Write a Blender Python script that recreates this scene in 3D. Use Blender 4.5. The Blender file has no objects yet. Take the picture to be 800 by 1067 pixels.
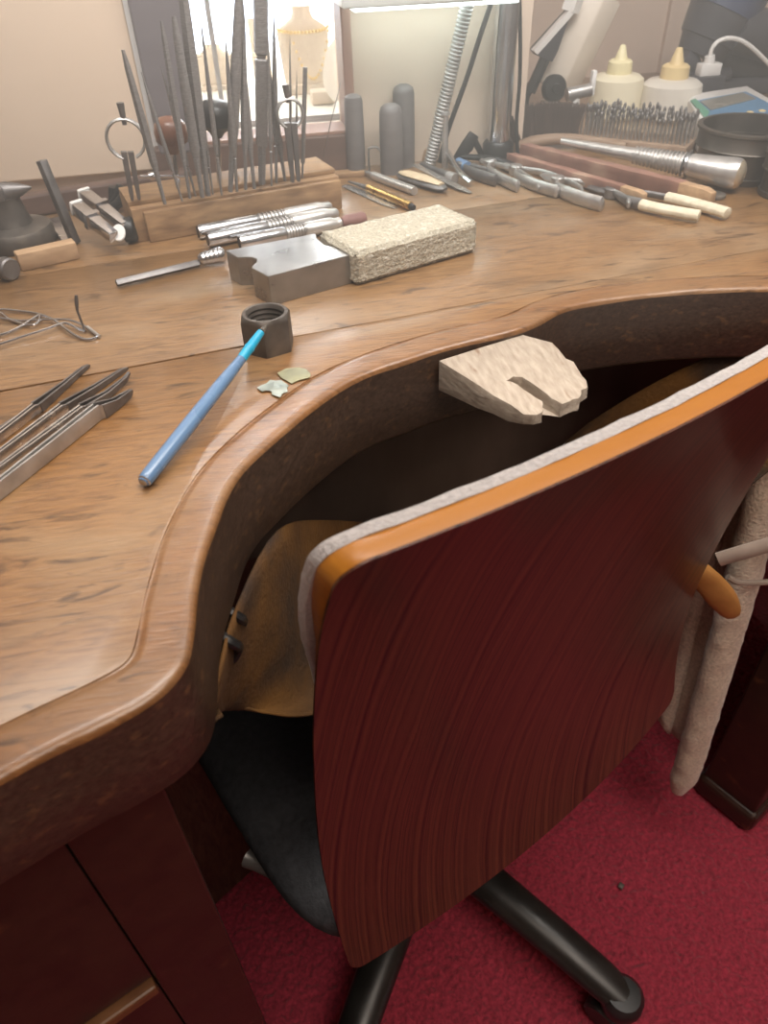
import bpy, bmesh, math, random
from mathutils import Vector, Matrix, noise
random.seed(7)
SC = bpy.context.scene
COL = SC.collection
PI = math.pi
HD = 0.95                                        # height of the bench top
# ------------------------------------------------------------------ camera
RX = Vector((0.97964942, -0.15036841, 0.13295242))      # world axes seen from the camera (x right, y down, z forward)
RY = Vector((-0.19850684, -0.62782363, 0.75261712))
RZ = Vector((-0.02969917, -0.76369289, -0.64489622))
CAM = Vector((0, 0, 1.22)); FPX = 760.0
cd = bpy.data.cameras.new('camera'); cam = bpy.data.objects.new('camera', cd); COL.objects.link(cam)
right = Vector((RX[0], RY[0], RZ[0])); down = Vector((RX[1], RY[1], RZ[1])); fwd = Vector((RX[2], RY[2], RZ[2]))
mt = Matrix((right, -down, -fwd)).transposed().to_4x4(); mt.translation = CAM
cam.matrix_world = mt
cd.sensor_fit = 'VERTICAL'; cd.sensor_height = 36; cd.sensor_width = 27
cd.lens = FPX / 1067 * 36; cd.clip_start = 0.02
cd.dof.use_dof = True; cd.dof.focus_distance = 0.62; cd.dof.aperture_fstop = 11
SC.camera = cam
# ------------------------------------------------------------------ light
SC.view_settings.view_transform = 'Standard'; SC.view_settings.look = 'None'
SC.view_settings.gamma = 1; SC.view_settings.use_curve_mapping = False
SC.view_settings.exposure = 0.0
w = bpy.data.worlds.new('daylight'); SC.world = w; w.use_nodes = True
bg = w.node_tree.nodes['Background']; bg.inputs[0].default_value = (0.93, 0.97, 1, 1); bg.inputs[1].default_value = 12.0
def area(name, loc, target, size, power, color, sy=None):
    l = bpy.data.lights.new(name, 'AREA'); l.energy = power; l.color = color; l.size = size
    l.shape = 'RECTANGLE'; l.size_y = sy or size
    o = bpy.data.objects.new(name, l); COL.objects.link(o); o.location = loc
    o.rotation_euler = (Vector(target) - Vector(loc)).to_track_quat('-Z', 'Y').to_euler()
    return o
area('ceiling_lamp', (0.5, -0.5, 2.3), (0.4, -0.2, 0), 1.0, 19, (1, 0.87, 0.75))
area('bench_fill', (0.2, 0.50, 1.85), (0.24, 1.05, 1.0), 1.2, 17, (1, 0.94, 0.87), 0.35).data.spread = math.radians(125)  # added fill light above the bench, no real fixture behind it

# ------------------------------------------------------------------ placing: a point of the photo on a real plane
def ray(u, v):
    c = Vector((u - 400, v - 533.5, FPX)); return Vector((RX.dot(c), RY.dot(c), RZ.dot(c)))
def at(u, v, z=HD):
    r = ray(u, v); return CAM + r * ((z - CAM.z) / r.z)
def atY(u, v, Y):
    r = ray(u, v); return CAM + r * (Y / r.y)
# ------------------------------------------------------------------ materials
MATS = {}
def nodes(name):
    m = bpy.data.materials.new(name); m.use_nodes = True; nt = m.node_tree
    return m, nt, nt.nodes['Principled BSDF'], nt.nodes.new, nt.links.new
def mat(name, c1, c2=None, scale=(20, 20, 20), rough=0.5, metal=0.0, bump=0.0, detail=6, c3=None, spots=0.62, coat=0, rot=0, dist=0, bscale=None, rvar=0.1, sheen=0, trans=0):
    if name in MATS: return MATS[name]
    m, nt, b, N, L = nodes(name)
    c2 = c2 or tuple(x * 0.75 for x in c1)
    tc = N('ShaderNodeTexCoord'); mp = N('ShaderNodeMapping'); L(tc.outputs['Object'], mp.inputs[0])
    mp.inputs['Scale'].default_value = scale; mp.inputs['Rotation'].default_value = (0, 0, rot)
    n1 = N('ShaderNodeTexNoise'); n1.inputs['Scale'].default_value = 1; n1.inputs['Detail'].default_value = detail
    n1.inputs['Distortion'].default_value = dist
    L(mp.outputs[0], n1.inputs['Vector'])
    cr = N('ShaderNodeValToRGB'); cr.color_ramp.elements[0].position = 0.3; cr.color_ramp.elements[1].position = 0.7
    cr.color_ramp.elements[0].color = (*c2, 1); cr.color_ramp.elements[1].color = (*c1, 1)
    L(n1.outputs['Fac'], cr.inputs[0]); out = cr.outputs[0]
    if c3:
        n2 = N('ShaderNodeTexNoise'); n2.inputs['Scale'].default_value = 0.45; n2.inputs['Detail'].default_value = 8
        L(mp.outputs[0], n2.inputs['Vector'])
        r2 = N('ShaderNodeValToRGB'); r2.color_ramp.elements[0].position = spots - 0.05; r2.color_ramp.elements[1].position = spots + 0.06
        r2.color_ramp.elements[0].color = (0, 0, 0, 1); L(n2.outputs['Fac'], r2.inputs[0])
        mx = N('ShaderNodeMix'); mx.data_type = 'RGBA'; L(r2.outputs[0], mx.inputs[0]); L(out, mx.inputs[6]); mx.inputs[7].default_value = (*c3, 1)
        out = mx.outputs[2]
    L(out, b.inputs['Base Color'])
    rr = N('ShaderNodeMapRange'); rr.inputs['To Min'].default_value = max(0.03, rough - rvar); rr.inputs['To Max'].default_value = min(1, rough + rvar)
    L(n1.outputs['Fac'], rr.inputs[0]); L(rr.outputs[0], b.inputs['Roughness'])
    b.inputs['Metallic'].default_value = metal; b.inputs['Coat Weight'].default_value = coat; b.inputs['Coat Roughness'].default_value = 0.15
    b.inputs['Sheen Weight'].default_value = sheen; b.inputs['Transmission Weight'].default_value = trans
    if bump:
        bp = N('ShaderNodeBump'); bp.inputs['Strength'].default_value = bump; bp.inputs['Distance'].default_value = 0.002
        if bscale:
            n3 = N('ShaderNodeTexNoise'); n3.inputs['Scale'].default_value = bscale; n3.inputs['Detail'].default_value = 6
            L(tc.outputs['Object'], n3.inputs['Vector']); L(n3.outputs['Fac'], bp.inputs['Height'])
        else: L(n1.outputs['Fac'], bp.inputs['Height'])
        L(bp.outputs[0], b.inputs['Normal'])
    MATS[name] = m; return m
def desk_mat(name, base, dark, pale, rough=0.3):
    m, nt, b, N, L = nodes(name)
    tc = N('ShaderNodeTexCoord')
    def ns(scale, rot, detail, dist=0):
        mp = N('ShaderNodeMapping'); mp.inputs['Scale'].default_value = scale; mp.inputs['Rotation'].default_value = (0, 0, rot)
        L(tc.outputs['Object'], mp.inputs[0]); n = N('ShaderNodeTexNoise'); n.inputs['Scale'].default_value = 1
        n.inputs['Detail'].default_value = detail; n.inputs['Distortion'].default_value = dist; L(mp.outputs[0], n.inputs['Vector']); return n.outputs['Fac']
    def ramp(f, a, c, lo, hi):
        r = N('ShaderNodeValToRGB'); r.color_ramp.elements[0].position = lo; r.color_ramp.elements[1].position = hi
        r.color_ramp.elements[0].color = a; r.color_ramp.elements[1].color = c; L(f, r.inputs[0]); return r.outputs[0]
    def mix(f, a, c, blend='MIX'):
        x = N('ShaderNodeMix'); x.data_type = 'RGBA'; x.blend_type = blend
        if f is None: x.inputs[0].default_value = 1
        elif isinstance(f, float): x.inputs[0].default_value = f
        else: L(f, x.inputs[0])
        L(a, x.inputs[6])
        if isinstance(c, tuple): x.inputs[7].default_value = c
        else: L(c, x.inputs[7])
        return x.outputs[2]
    grain = ns((38, 260, 60), -0.15, 9, 0.9); big = ns((5, 11, 8), -0.15, 5, 0.6); fine = ns((90, 620, 90), -0.15, 4)
    c = ramp(grain, (*dark, 1), (*base, 1), 0.25, 0.6)
    c = mix(ramp(big, (0, 0, 0, 1), (0.65, 0.65, 0.65, 1), 0.48, 0.68), c, (*pale, 1))
    st = ns((22, 75, 40), -0.12, 9, 1.2)
    c = mix(ramp(st, (0, 0, 0, 1), (0.85, 0.85, 0.85, 1), 0.585, 0.70), c, (dark[0]*0.4, dark[1]*0.4, dark[2]*0.42, 1))
    stb = ns((7, 14, 12), 0.3, 6, 0.4)
    c = mix(ramp(stb, (0, 0, 0, 1), (0.5, 0.5, 0.5, 1), 0.6, 0.75), c, (dark[0]*0.5, dark[1]*0.58, dark[2]*0.75, 1))
    sc = ns((60, 520, 200), 0.55, 3)
    c = mix(ramp(sc, (0, 0, 0, 1), (0.35, 0.35, 0.35, 1), 0.68, 0.74), c, (min(1, pale[0]*1.3), min(1, pale[1]*1.3), pale[2]*1.3, 1))
    L(c, b.inputs['Base Color']); b.inputs['Coat Weight'].default_value = 0.9; b.inputs['Coat Roughness'].default_value = 0.25
    rr = N('ShaderNodeMapRange'); rr.inputs['To Min'].default_value = rough - 0.1; rr.inputs['To Max'].default_value = rough + 0.28
    L(big, rr.inputs[0]); L(rr.outputs[0], b.inputs['Roughness'])
    ad = N('ShaderNodeMath'); ad.operation = 'ADD'; L(grain, ad.inputs[0]); L(fine, ad.inputs[1])
    bp = N('ShaderNodeBump'); bp.inputs['Strength'].default_value = 0.28; bp.inputs['Distance'].default_value = 0.0018
    L(ad.outputs[0], bp.inputs['Height']); L(bp.outputs[0], b.inputs['Normal'])
    MATS[name] = m; return m
def shell_mat(name):
    m, nt, b, N, L = nodes(name)                     # mahogany veneer with tall cathedral figure
    tc = N('ShaderNodeTexCoord'); mp = N('ShaderNodeMapping'); L(tc.outputs['UV'], mp.inputs[0]); mp.inputs['Scale'].default_value = (1, 1, 1)
    sx = N('ShaderNodeSeparateXYZ'); L(mp.outputs[0], sx.inputs[0])
    # distance from a tall parabola -> arches
    mp2 = N('ShaderNodeMapping'); mp2.inputs['Scale'].default_value = (9, 1.1, 1); L(tc.outputs['UV'], mp2.inputs[0])
    n0 = N('ShaderNodeTexNoise'); n0.inputs['Scale'].default_value = 0.8; n0.inputs['Detail'].default_value = 3; L(mp2.outputs[0], n0.inputs['Vector'])
    def mth(op, a, c):
        x = N('ShaderNodeMath'); x.operation = op
        for i, q in enumerate((a, c)):
            if isinstance(q, (int, float)): x.inputs[i].default_value = q
            else: L(q, x.inputs[i])
        return x.outputs[0]
    u = mth('SUBTRACT', sx.outputs[0], 1.28); par = mth('ADD', mth('MULTIPLY', mth('MULTIPLY', u, u), 1.0), mth('MULTIPLY', sx.outputs[1], 0.55))
    wv = mth('ADD', par, mth('MULTIPLY', n0.outputs['Fac'], 0.10))
    def lines(k, det):
        q = N('ShaderNodeTexNoise'); q.noise_dimensions = '1D'; q.inputs['Scale'].default_value = 1; q.inputs['Detail'].default_value = det
        L(mth('MULTIPLY', wv, k), q.inputs['W']); return q.outputs['Fac']
    s = mth('ADD', mth('MULTIPLY', lines(46, 3), 0.75), mth('MULTIPLY', lines(170, 3), 0.55))
    mp3 = N('ShaderNodeMapping'); mp3.inputs['Scale'].default_value = (210, 5, 1); L(tc.outputs['UV'], mp3.inputs[0])
    n1 = N('ShaderNodeTexNoise'); n1.inputs['Scale'].default_value = 1; n1.inputs['Detail'].default_value = 5; L(mp3.outputs[0], n1.inputs['Vector'])
    mp4 = N('ShaderNodeMapping'); mp4.inputs['Scale'].default_value = (7, 0.8, 1); L(tc.outputs['UV'], mp4.inputs[0])
    n2 = N('ShaderNodeTexNoise'); n2.inputs['Scale'].default_value = 1; L(mp4.outputs[0], n2.inputs['Vector'])
    f = mth('ADD', mth('ADD', mth('MULTIPLY', s, 1.0), mth('MULTIPLY', n1.outputs['Fac'], 0.15)), mth('MULTIPLY', n2.outputs['Fac'], 0.25))
    r = N('ShaderNodeValToRGB'); e = r.color_ramp.elements; e[0].position = 0.62; e[1].position = 1.05
    e[0].color = (0.016, 0.0055, 0.004, 1); e[1].color = (0.112, 0.038, 0.019, 1); L(f, r.inputs[0])
    L(r.outputs[0], b.inputs['Base Color']); b.inputs['Roughness'].default_value = 0.34
    b.inputs['Coat Weight'].default_value = 0.35; b.inputs['Coat Roughness'].default_value = 0.2
    MATS[name] = m; return m

desk_m = desk_mat('worn_oak', (0.275, 0.137, 0.048), (0.145, 0.067, 0.024), (0.315, 0.205, 0.108))
desk2_m = desk_mat('worn_oak_grey', (0.275, 0.150, 0.062), (0.15, 0.077, 0.031), (0.34, 0.24, 0.148))
rim_m = desk_mat('rim_wood', (0.25, 0.115, 0.04), (0.14, 0.06, 0.02), (0.28, 0.165, 0.08), 0.25)
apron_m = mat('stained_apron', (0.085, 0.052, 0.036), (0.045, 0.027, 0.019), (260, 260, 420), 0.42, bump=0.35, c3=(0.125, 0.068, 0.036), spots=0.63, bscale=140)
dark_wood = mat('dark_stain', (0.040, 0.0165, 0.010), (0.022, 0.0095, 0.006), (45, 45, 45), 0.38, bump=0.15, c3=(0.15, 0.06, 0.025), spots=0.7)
under_wood = mat('under_wood', (0.13, 0.092, 0.07), (0.09, 0.062, 0.047), (30, 8, 8), 0.7)
leg_wood = mat('leg_wood', (0.12, 0.065, 0.042), (0.03, 0.014, 0.010), (60, 60, 12), 0.45, dist=3.5, bump=0.2)
shell_m = shell_mat('mahogany_veneer')
ply_m = mat('ply_edge', (0.44, 0.175, 0.016), (0.31, 0.11, 0.010), (4, 4, 260), 0.42, coat=0.15)
grey_fab = mat('grey_fabric', (0.46, 0.435, 0.43), (0.33, 0.31, 0.31), (350, 350, 350), 0.95, bump=0.9, sheen=0.3)
leather = mat('black_leather', (0.065, 0.067, 0.074), (0.042, 0.043, 0.048), (130, 130, 130), 0.55, bump=0.6)
black_pl = mat('black_plastic', (0.018, 0.018, 0.019), (0.012, 0.012, 0.012), (60, 60, 60), 0.38, bump=0.05)
leg_paint = mat('leg_paint', (0.022, 0.021, 0.02), (0.014, 0.013, 0.012), (30, 30, 30), 0.33, c3=(0.08, 0.06, 0.045), spots=0.72)
carpet_m = mat('red_carpet', (0.46, 0.038, 0.074), (0.22, 0.016, 0.034), (200, 200, 200), 0.95, bump=1.0, sheen=0.25, detail=5, c3=(0.2, 0.016, 0.032), spots=0.66)
chrome = mat('chrome', (0.64, 0.65, 0.67), (0.48, 0.48, 0.5), (30, 30, 30), 0.16, 1, rvar=0.06)
steel = mat('tool_steel', (0.56, 0.545, 0.53), (0.40, 0.385, 0.37), (60, 60, 60), 0.36, 0.75, bump=0.05)
steel_d = mat('dark_steel', (0.27, 0.255, 0.25), (0.16, 0.15, 0.148), (70, 70, 70), 0.48, 0.8, bump=0.08)
steel_b = mat('brushed_steel', (0.66, 0.64, 0.62), (0.45, 0.43, 0.42), (25, 120, 200), 0.24, 0.9)
iron = mat('aged_iron', (0.17, 0.148, 0.13), (0.09, 0.078, 0.068), (60, 60, 60), 0.55, 0.55, bump=0.25, c3=(0.2, 0.17, 0.14))
file_m = mat('file_steel', (0.36, 0.35, 0.345), (0.23, 0.22, 0.22), (240, 240, 900), 0.45, 0.75, bump=0.3)
alu = mat('aluminium', (0.70, 0.685, 0.66), (0.56, 0.545, 0.53), (80, 80, 80), 0.33, 0.75)
brass = mat('brass', (0.78, 0.52, 0.20), (0.6, 0.38, 0.12), (60, 60, 60), 0.28, 1)
gold_c = mat('bright_end', (0.75, 0.66, 0.50), (0.6, 0.5, 0.36), (40, 40, 40), 0.3, 0.6)
pum_m = mat('pumice', (0.64, 0.59, 0.47), (0.36, 0.32, 0.245), (420, 420, 420), 0.95, bump=1.0, c3=(0.67, 0.64, 0.55), spots=0.6)
oldwood = mat('block_wood', (0.42, 0.26, 0.13), (0.22, 0.12, 0.058), (22, 150, 150), 0.6, bump=0.3, c3=(0.2, 0.11, 0.06), spots=0.66, rot=-0.2)
palewood = mat('pale_wood', (0.57, 0.385, 0.23), (0.40, 0.25, 0.14), (18, 130, 130), 0.65, bump=0.3, c3=(0.27, 0.15, 0.08), spots=0.64, rot=-0.2)
pinwood = mat('pin_wood', (0.45, 0.385, 0.315), (0.31, 0.255, 0.20), (260, 60, 260), 0.8, bump=0.5, c3=(0.23, 0.15, 0.1), spots=0.68, rot=0.33)
leatherwrap = mat('red_leather', (0.33, 0.175, 0.13), (0.22, 0.11, 0.085), (50, 50, 50), 0.6, bump=0.4, c3=(0.40, 0.26, 0.19), spots=0.62)
brushwood = mat('brush_wood', (0.42, 0.30, 0.21), (0.28, 0.18, 0.12), (12, 90, 90), 0.6, bump=0.2)
brist_m = mat('bristle', (0.115, 0.075, 0.06), (0.05, 0.034, 0.028), (300, 300, 20), 0.8)
knob_brown = mat('knob_brown', (0.24, 0.105, 0.06), (0.15, 0.06, 0.035), (25, 25, 25), 0.3)
bluepaint = mat('blue_paint', (0.13, 0.235, 0.40), (0.11, 0.205, 0.36), (40, 40, 40), 0.28, coat=0.4)
cyanpaint = mat('cyan_paint', (0.02, 0.42, 0.66), (0.015, 0.34, 0.58), (90, 90, 90), 0.35)
foil = mat('foil', (0.52, 0.56, 0.50), (0.36, 0.42, 0.40), (70, 70, 70), 0.42, 0.6, bump=0.4)
foil_g = mat('foil_green', (0.40, 0.39, 0.24), (0.27, 0.27, 0.19), (60, 60, 60), 0.45, 0.5, bump=0.4)
ivory = mat('ivory_grip', (0.80, 0.73, 0.57), (0.63, 0.55, 0.40), (140, 140, 140), 0.6, bump=0.3, c3=(0.47, 0.39, 0.28), spots=0.66)
bottle_m = mat('bottle_plastic', (0.85, 0.79, 0.60), (0.78, 0.71, 0.53), (12, 12, 12), 0.4)
bottle_w = mat('clear_bottle', (0.76, 0.72, 0.64), (0.68, 0.63, 0.55), (12, 12, 12), 0.35)
cap_m = mat('cap_plastic', (0.84, 0.66, 0.36), (0.75, 0.58, 0.3), (20, 20, 20), 0.45)
cap_y = mat('cap_cream', (0.90, 0.82, 0.52), (0.84, 0.75, 0.46), (20, 20, 20), 0.45)
tin_m = mat('grey_tin', (0.17, 0.15, 0.13), (0.10, 0.088, 0.077), (40, 40, 40), 0.42, 0.75, bump=0.12, c3=(0.26, 0.235, 0.205), spots=0.62)
white_pl = mat('white_plastic', (0.80, 0.78, 0.75), (0.74, 0.72, 0.69), (30, 30, 30), 0.4)
cream_pl = mat('cream_plastic', (0.72, 0.64, 0.54), (0.67, 0.59, 0.5), (30, 30, 30), 0.45)
blue_panel = mat('blue_panel', (0.12, 0.28, 0.45), (0.09, 0.23, 0.4), (30, 30, 30), 0.4)
green_pl = mat('green_panel', (0.14, 0.40, 0.27), (0.11, 0.34, 0.22), (30, 30, 30), 0.4)
lcd_m = mat('lcd', (0.27, 0.255, 0.22), (0.24, 0.23, 0.2), (20, 20, 20), 0.25)
machine_m = mat('machine_grey', (0.062, 0.062, 0.072), (0.045, 0.045, 0.053), (15, 15, 15), 0.35)
machine_b = mat('machine_blue', (0.03, 0.045, 0.10), (0.024, 0.037, 0.085), (15, 15, 15), 0.4)
red_pl = mat('red_plastic', (0.35, 0.04, 0.04), (0.28, 0.03, 0.03), (20, 20, 20), 0.4)
brushwood_d = mat('moulding_wood', (0.17, 0.075, 0.03), (0.10, 0.04, 0.018), (40, 40, 40), 0.4)
suede = mat('tan_suede', (0.165, 0.073, 0.012), (0.075, 0.032, 0.007), (18, 18, 18), 0.85, bump=0.6, c3=(0.04, 0.022, 0.012), spots=0.56, bscale=260)
towel_m = mat('beige_towel', (0.72, 0.61, 0.48), (0.46, 0.38, 0.29), (260, 260, 260), 0.95, bump=1.0, sheen=0.4)
strap_m = mat('grey_strap', (0.36, 0.29, 0.24), (0.29, 0.23, 0.19), (40, 40, 40), 0.6)
wall_m = mat('cream_wall', (0.76, 0.62, 0.50), (0.73, 0.59, 0.47), (3, 3, 3), 0.85, bump=0.05)
panel_m = mat('cream_panel', (0.78, 0.62, 0.48), (0.75, 0.59, 0.45), (3, 3, 3), 0.6)
wall_r = mat('taupe_wall', (0.56, 0.44, 0.36), (0.53, 0.415, 0.335), (3, 3, 3), 0.9)
ceil_m = mat('ceiling_white', (0.75, 0.72, 0.67), (0.72, 0.69, 0.64), (3, 3, 3), 0.9)
post_m = mat('post_grey', (0.175, 0.155, 0.165), (0.14, 0.122, 0.13), (8, 8, 40), 0.5)
sill_m = mat('sill_brown', (0.15, 0.088, 0.066), (0.10, 0.058, 0.044), (9, 60, 60), 0.5)
frame_w = mat('frame_wood', (0.36, 0.21, 0.155), (0.28, 0.155, 0.115), (60, 60, 9), 0.5)
bust_m = mat('bust_linen', (0.72, 0.63, 0.53), (0.65, 0.56, 0.46), (200, 200, 200), 0.8)
card_m = mat('white_card', (0.88, 0.84, 0.77), (0.84, 0.80, 0.72), (20, 20, 20), 0.6)
pearl_m = mat('pearl', (0.88, 0.66, 0.30), (0.80, 0.58, 0.24), (40, 40, 40), 0.25)
grey_rod = mat('grey_rod', (0.165, 0.15, 0.145), (0.115, 0.10, 0.098), (30, 30, 90), 0.55, bump=0.2)
lampwhite = mat('lamp_enamel', (0.78, 0.82, 0.80), (0.74, 0.78, 0.76), (10, 10, 10), 0.3)
build_m = mat('street_render', (0.55, 0.60, 0.70), (0.50, 0.55, 0.65), (2, 2, 2), 0.8)
awn_m = mat('street_awning', (0.78, 0.50, 0.42), (0.7, 0.42, 0.36), (2, 2, 2), 0.8)

# ------------------------------------------------------------------ mesh building
class MB:
    def __init__(s): s.bm = bmesh.new()
    def add(s, vs, fs):
        bv = [s.bm.verts.new(v) for v in vs]
        for f in fs:
            try: s.bm.faces.new([bv[i] for i in f])
            except ValueError: pass
        return bv
    def box(s, c, size, rz=0, M=None, taper=1.0):
        x, y, z = (q / 2 for q in size)
        vs = [Vector((a * x * (taper if d > 0 else 1), b_ * y * (taper if d > 0 else 1), d * z)) for d in (-1, 1) for b_ in (-1, 1) for a in (-1, 1)]
        R = M or Matrix.Rotation(rz, 3, 'Z')
        s.add([R @ v + Vector(c) for v in vs], [(0, 2, 3, 1), (4, 5, 7, 6), (0, 1, 5, 4), (2, 6, 7, 3), (0, 4, 6, 2), (1, 3, 7, 5)]); return s
    def tube(s, pts, r, n=10, cap=True, flat=1.0, up=None):
        pts = [Vector(p) for p in pts]; rs = r if isinstance(r, (list, tuple)) else [r] * len(pts)
        rings = []; prev = None
        for i, p in enumerate(pts):
            t = (pts[min(i + 1, len(pts) - 1)] - pts[max(i - 1, 0)]).normalized()
            ref = Vector(up) if up else (prev or (Vector((0, 0, 1)) if abs(t.z) < 0.9 else Vector((0, 1, 0))))
            a = (ref - t * ref.dot(t)).normalized(); b = t.cross(a); prev = a
            rings.append([s.bm.verts.new(p + a * math.cos(q) * rs[i] * flat + b * math.sin(q) * rs[i]) for q in (k * 2 * PI / n for k in range(n))])
        for A, B in zip(rings, rings[1:]):
            for k in range(n): s.bm.faces.new((A[k], A[(k + 1) % n], B[(k + 1) % n], B[k]))
        if cap:
            s.bm.faces.new(list(reversed(rings[0]))); s.bm.faces.new(rings[-1])
        return s
    def cyl(s, p0, p1, r0, r1=None, n=16, flat=1.0): return s.tube([p0, p1], [r0, r0 if r1 is None else r1], n, True, flat)
    def lathe(s, prof, p0=(0, 0, 0), ax=(0, 0, 1), n=20, flat=1.0):
        p0 = Vector(p0); ax = Vector(ax).normalized()
        ref = Vector((0, 0, 1)) if abs(ax.z) < 0.9 else Vector((1, 0, 0))
        a = (ref - ax * ref.dot(ax)).normalized(); b = ax.cross(a); rings = []
        for r, h in prof:
            if r < 1e-6: rings.append([s.bm.verts.new(p0 + ax * h)])
            else: rings.append([s.bm.verts.new(p0 + ax * h + a * math.cos(q) * r * flat + b * math.sin(q) * r) for q in (k * 2 * PI / n for k in range(n))])
        for A, B in zip(rings, rings[1:]):
            for k in range(n):
                j = (k + 1) % n
                if len(A) == 1 and len(B) == 1: continue
                if len(A) == 1: s.bm.faces.new((A[0], B[j], B[k]))
                elif len(B) == 1: s.bm.faces.new((A[k], A[j], B[0]))
                else: s.bm.faces.new((A[k], A[j], B[j], B[k]))
        if len(rings[0]) > 1: s.bm.faces.new(list(reversed(rings[0])))
        if len(rings[-1]) > 1: s.bm.faces.new(rings[-1])
        return s
    def prism(s, poly, z0, z1):
        n = len(poly); f0 = z0 if callable(z0) else (lambda x, y: z0); f1 = z1 if callable(z1) else (lambda x, y: z1)
        A = [s.bm.verts.new((p[0], p[1], f0(p[0], p[1]))) for p in poly]; B = [s.bm.verts.new((p[0], p[1], f1(p[0], p[1]))) for p in poly]
        s.bm.faces.new(list(reversed(A))); s.bm.faces.new(B)
        for k in range(n): s.bm.faces.new((A[k], A[(k + 1) % n], B[(k + 1) % n], B[k]))
        return s
    def sphere(s, c, r, u=12, v=8, sc=(1, 1, 1)):
        bmesh.ops.create_uvsphere(s.bm, u_segments=u, v_segments=v, radius=r, matrix=Matrix.Translation(Vector(c)) @ Matrix.Diagonal((*sc, 1))); return s
    def grid(s, P):
        V = [[s.bm.verts.new(p) for p in row] for row in P]
        for A, B in zip(V, V[1:]):
            for k in range(len(A) - 1): s.bm.faces.new((A[k], A[k + 1], B[k + 1], B[k]))
        return s
    def loft(s, rings, cap=True):
        V = [[s.bm.verts.new(p) for p in row] for row in rings]; n = len(V[0])
        for A, B in zip(V, V[1:]):
            for k in range(n): s.bm.faces.new((A[k], A[(k + 1) % n], B[(k + 1) % n], B[k]))
        if cap: s.bm.faces.new(list(reversed(V[0]))); s.bm.faces.new(V[-1])
        return s
    def jitter(s, a, f):
        for v in s.bm.verts: v.co += noise.noise_vector(v.co * f) * a
        return s
def obj(name, mb, m, parent=None, smooth=True, bevel=0, seg=2, solid=0, loc=None, sub=0, ang=40):
    bm = mb.bm; bmesh.ops.recalc_face_normals(bm, faces=bm.faces)
    if parent: L0 = wloc(parent)
    elif loc is not None: L0 = Vector(loc)
    else:
        zs = [v.co for v in bm.verts]; L0 = Vector((sum(v.x for v in zs) / len(zs), sum(v.y for v in zs) / len(zs), min(v.z for v in zs)))
    for v in bm.verts: v.co -= L0
    me = bpy.data.meshes.new(name); bm.to_mesh(me); bm.free()
    o = bpy.data.objects.new(name, me); COL.objects.link(o); me.materials.append(MATS[m] if isinstance(m, str) else m)
    if parent: o.parent = parent
    else: o.location = L0
    if smooth:
        me.shade_smooth()
        md = o.modifiers.new('sharp', 'EDGE_SPLIT'); md.split_angle = math.radians(ang)
    if solid: md = o.modifiers.new('solid', 'SOLIDIFY'); md.thickness = solid; md.offset = 0
    if bevel:
        md = o.modifiers.new('bevel', 'BEVEL'); md.width = bevel; md.segments = seg; md.limit_method = 'ANGLE'; md.angle_limit = math.radians(35)
        if smooth: o.modifiers.move(len(o.modifiers) - 1, 0)
    if sub: md = o.modifiers.new('sub', 'SUBSURF'); md.levels = md.render_levels = sub; o.modifiers.move(len(o.modifiers) - 1, 0)
    return o
def wloc(o):
    v = Vector(o.location); p = o.parent
    while p: v += Vector(p.location); p = p.parent
    return v
def tag(o, label=None, cat=None, group=None, kind=None):
    for k, v in (('label', label), ('category', cat), ('group', group), ('kind', kind)):
        if v: o[k] = v
    return o
def thing(name, label, cat, loc=(0, 0, 0), group=None):
    o = bpy.data.objects.new(name, None); COL.objects.link(o); o.location = loc; o.empty_display_size = 0.02
    return tag(o, label, cat, group)
def place(o, p, rz=0): o.location = p; o.rotation_euler = (0, 0, rz); return o
def between(o, p0, p1, z=None):
    p0 = Vector(p0); p1 = Vector(p1); d = p1 - p0
    o.location = p0 if z is None else (p0.x, p0.y, z); o.rotation_euler = (0, 0, math.atan2(d.y, d.x)); return o
def copy_tree(o, parent=None):
    c = o.copy(); COL.objects.link(c); c.parent = parent
    for ch in list(o.children): copy_tree(ch, c)
    return c
def smoothline(pts, n=8, closed=False):                     # Catmull-Rom
    P = [Vector(p) for p in pts]; out = []
    for i in range(len(P) - 1):
        a = P[max(i - 1, 0)]; b = P[i]; c = P[i + 1]; d = P[min(i + 2, len(P) - 1)]
        for k in range(n):
            t = k / n
            out.append(0.5 * ((2 * b) + (c - a) * t + (2 * a - 5 * b + 4 * c - d) * t * t + (3 * b - a - 3 * c + d) * t ** 3))
    out.append(P[-1]); return out
def struct(name, mb, m, **k): return tag(obj(name, mb, m, **k), kind='structure')

# ------------------------------------------------------------------ the room
WY = 1.012
nx, ny = 430, 330
def fz(x, y):
    return 0.0055 * noise.noise(Vector((x * 120, y * 120, 0))) + 0.004 * noise.noise(Vector((x * 260, y * 260, 5)))
fx0, fy0, fx1, fy1 = -0.25, 0.10, 0.97, 0.98
vsf = []
for j in range(ny + 1):
    for i in range(nx + 1):
        x = fx0 + (fx1 - fx0) * i / nx; y = fy0 + (fy1 - fy0) * j / ny; vsf.append((x, y, fz(x, y) - 0.004))
fsf = [(j * (nx + 1) + i, j * (nx + 1) + i + 1, (j + 1) * (nx + 1) + i + 1, (j + 1) * (nx + 1) + i) for j in range(ny) for i in range(nx)]
k0 = len(vsf); vsf += [(-1.6, -2.4, -0.011), (2.2, -2.4, -0.011), (2.2, 1.6, -0.011), (-1.6, 1.6, -0.011)]; fsf.append((k0, k0 + 1, k0 + 2, k0 + 3))
me = bpy.data.meshes.new('floor'); me.from_pydata(vsf, [], fsf); me.materials.append(carpet_m); me.shade_smooth()
o = bpy.data.objects.new('floor', me); COL.objects.link(o); tag(o, kind='structure')
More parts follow.
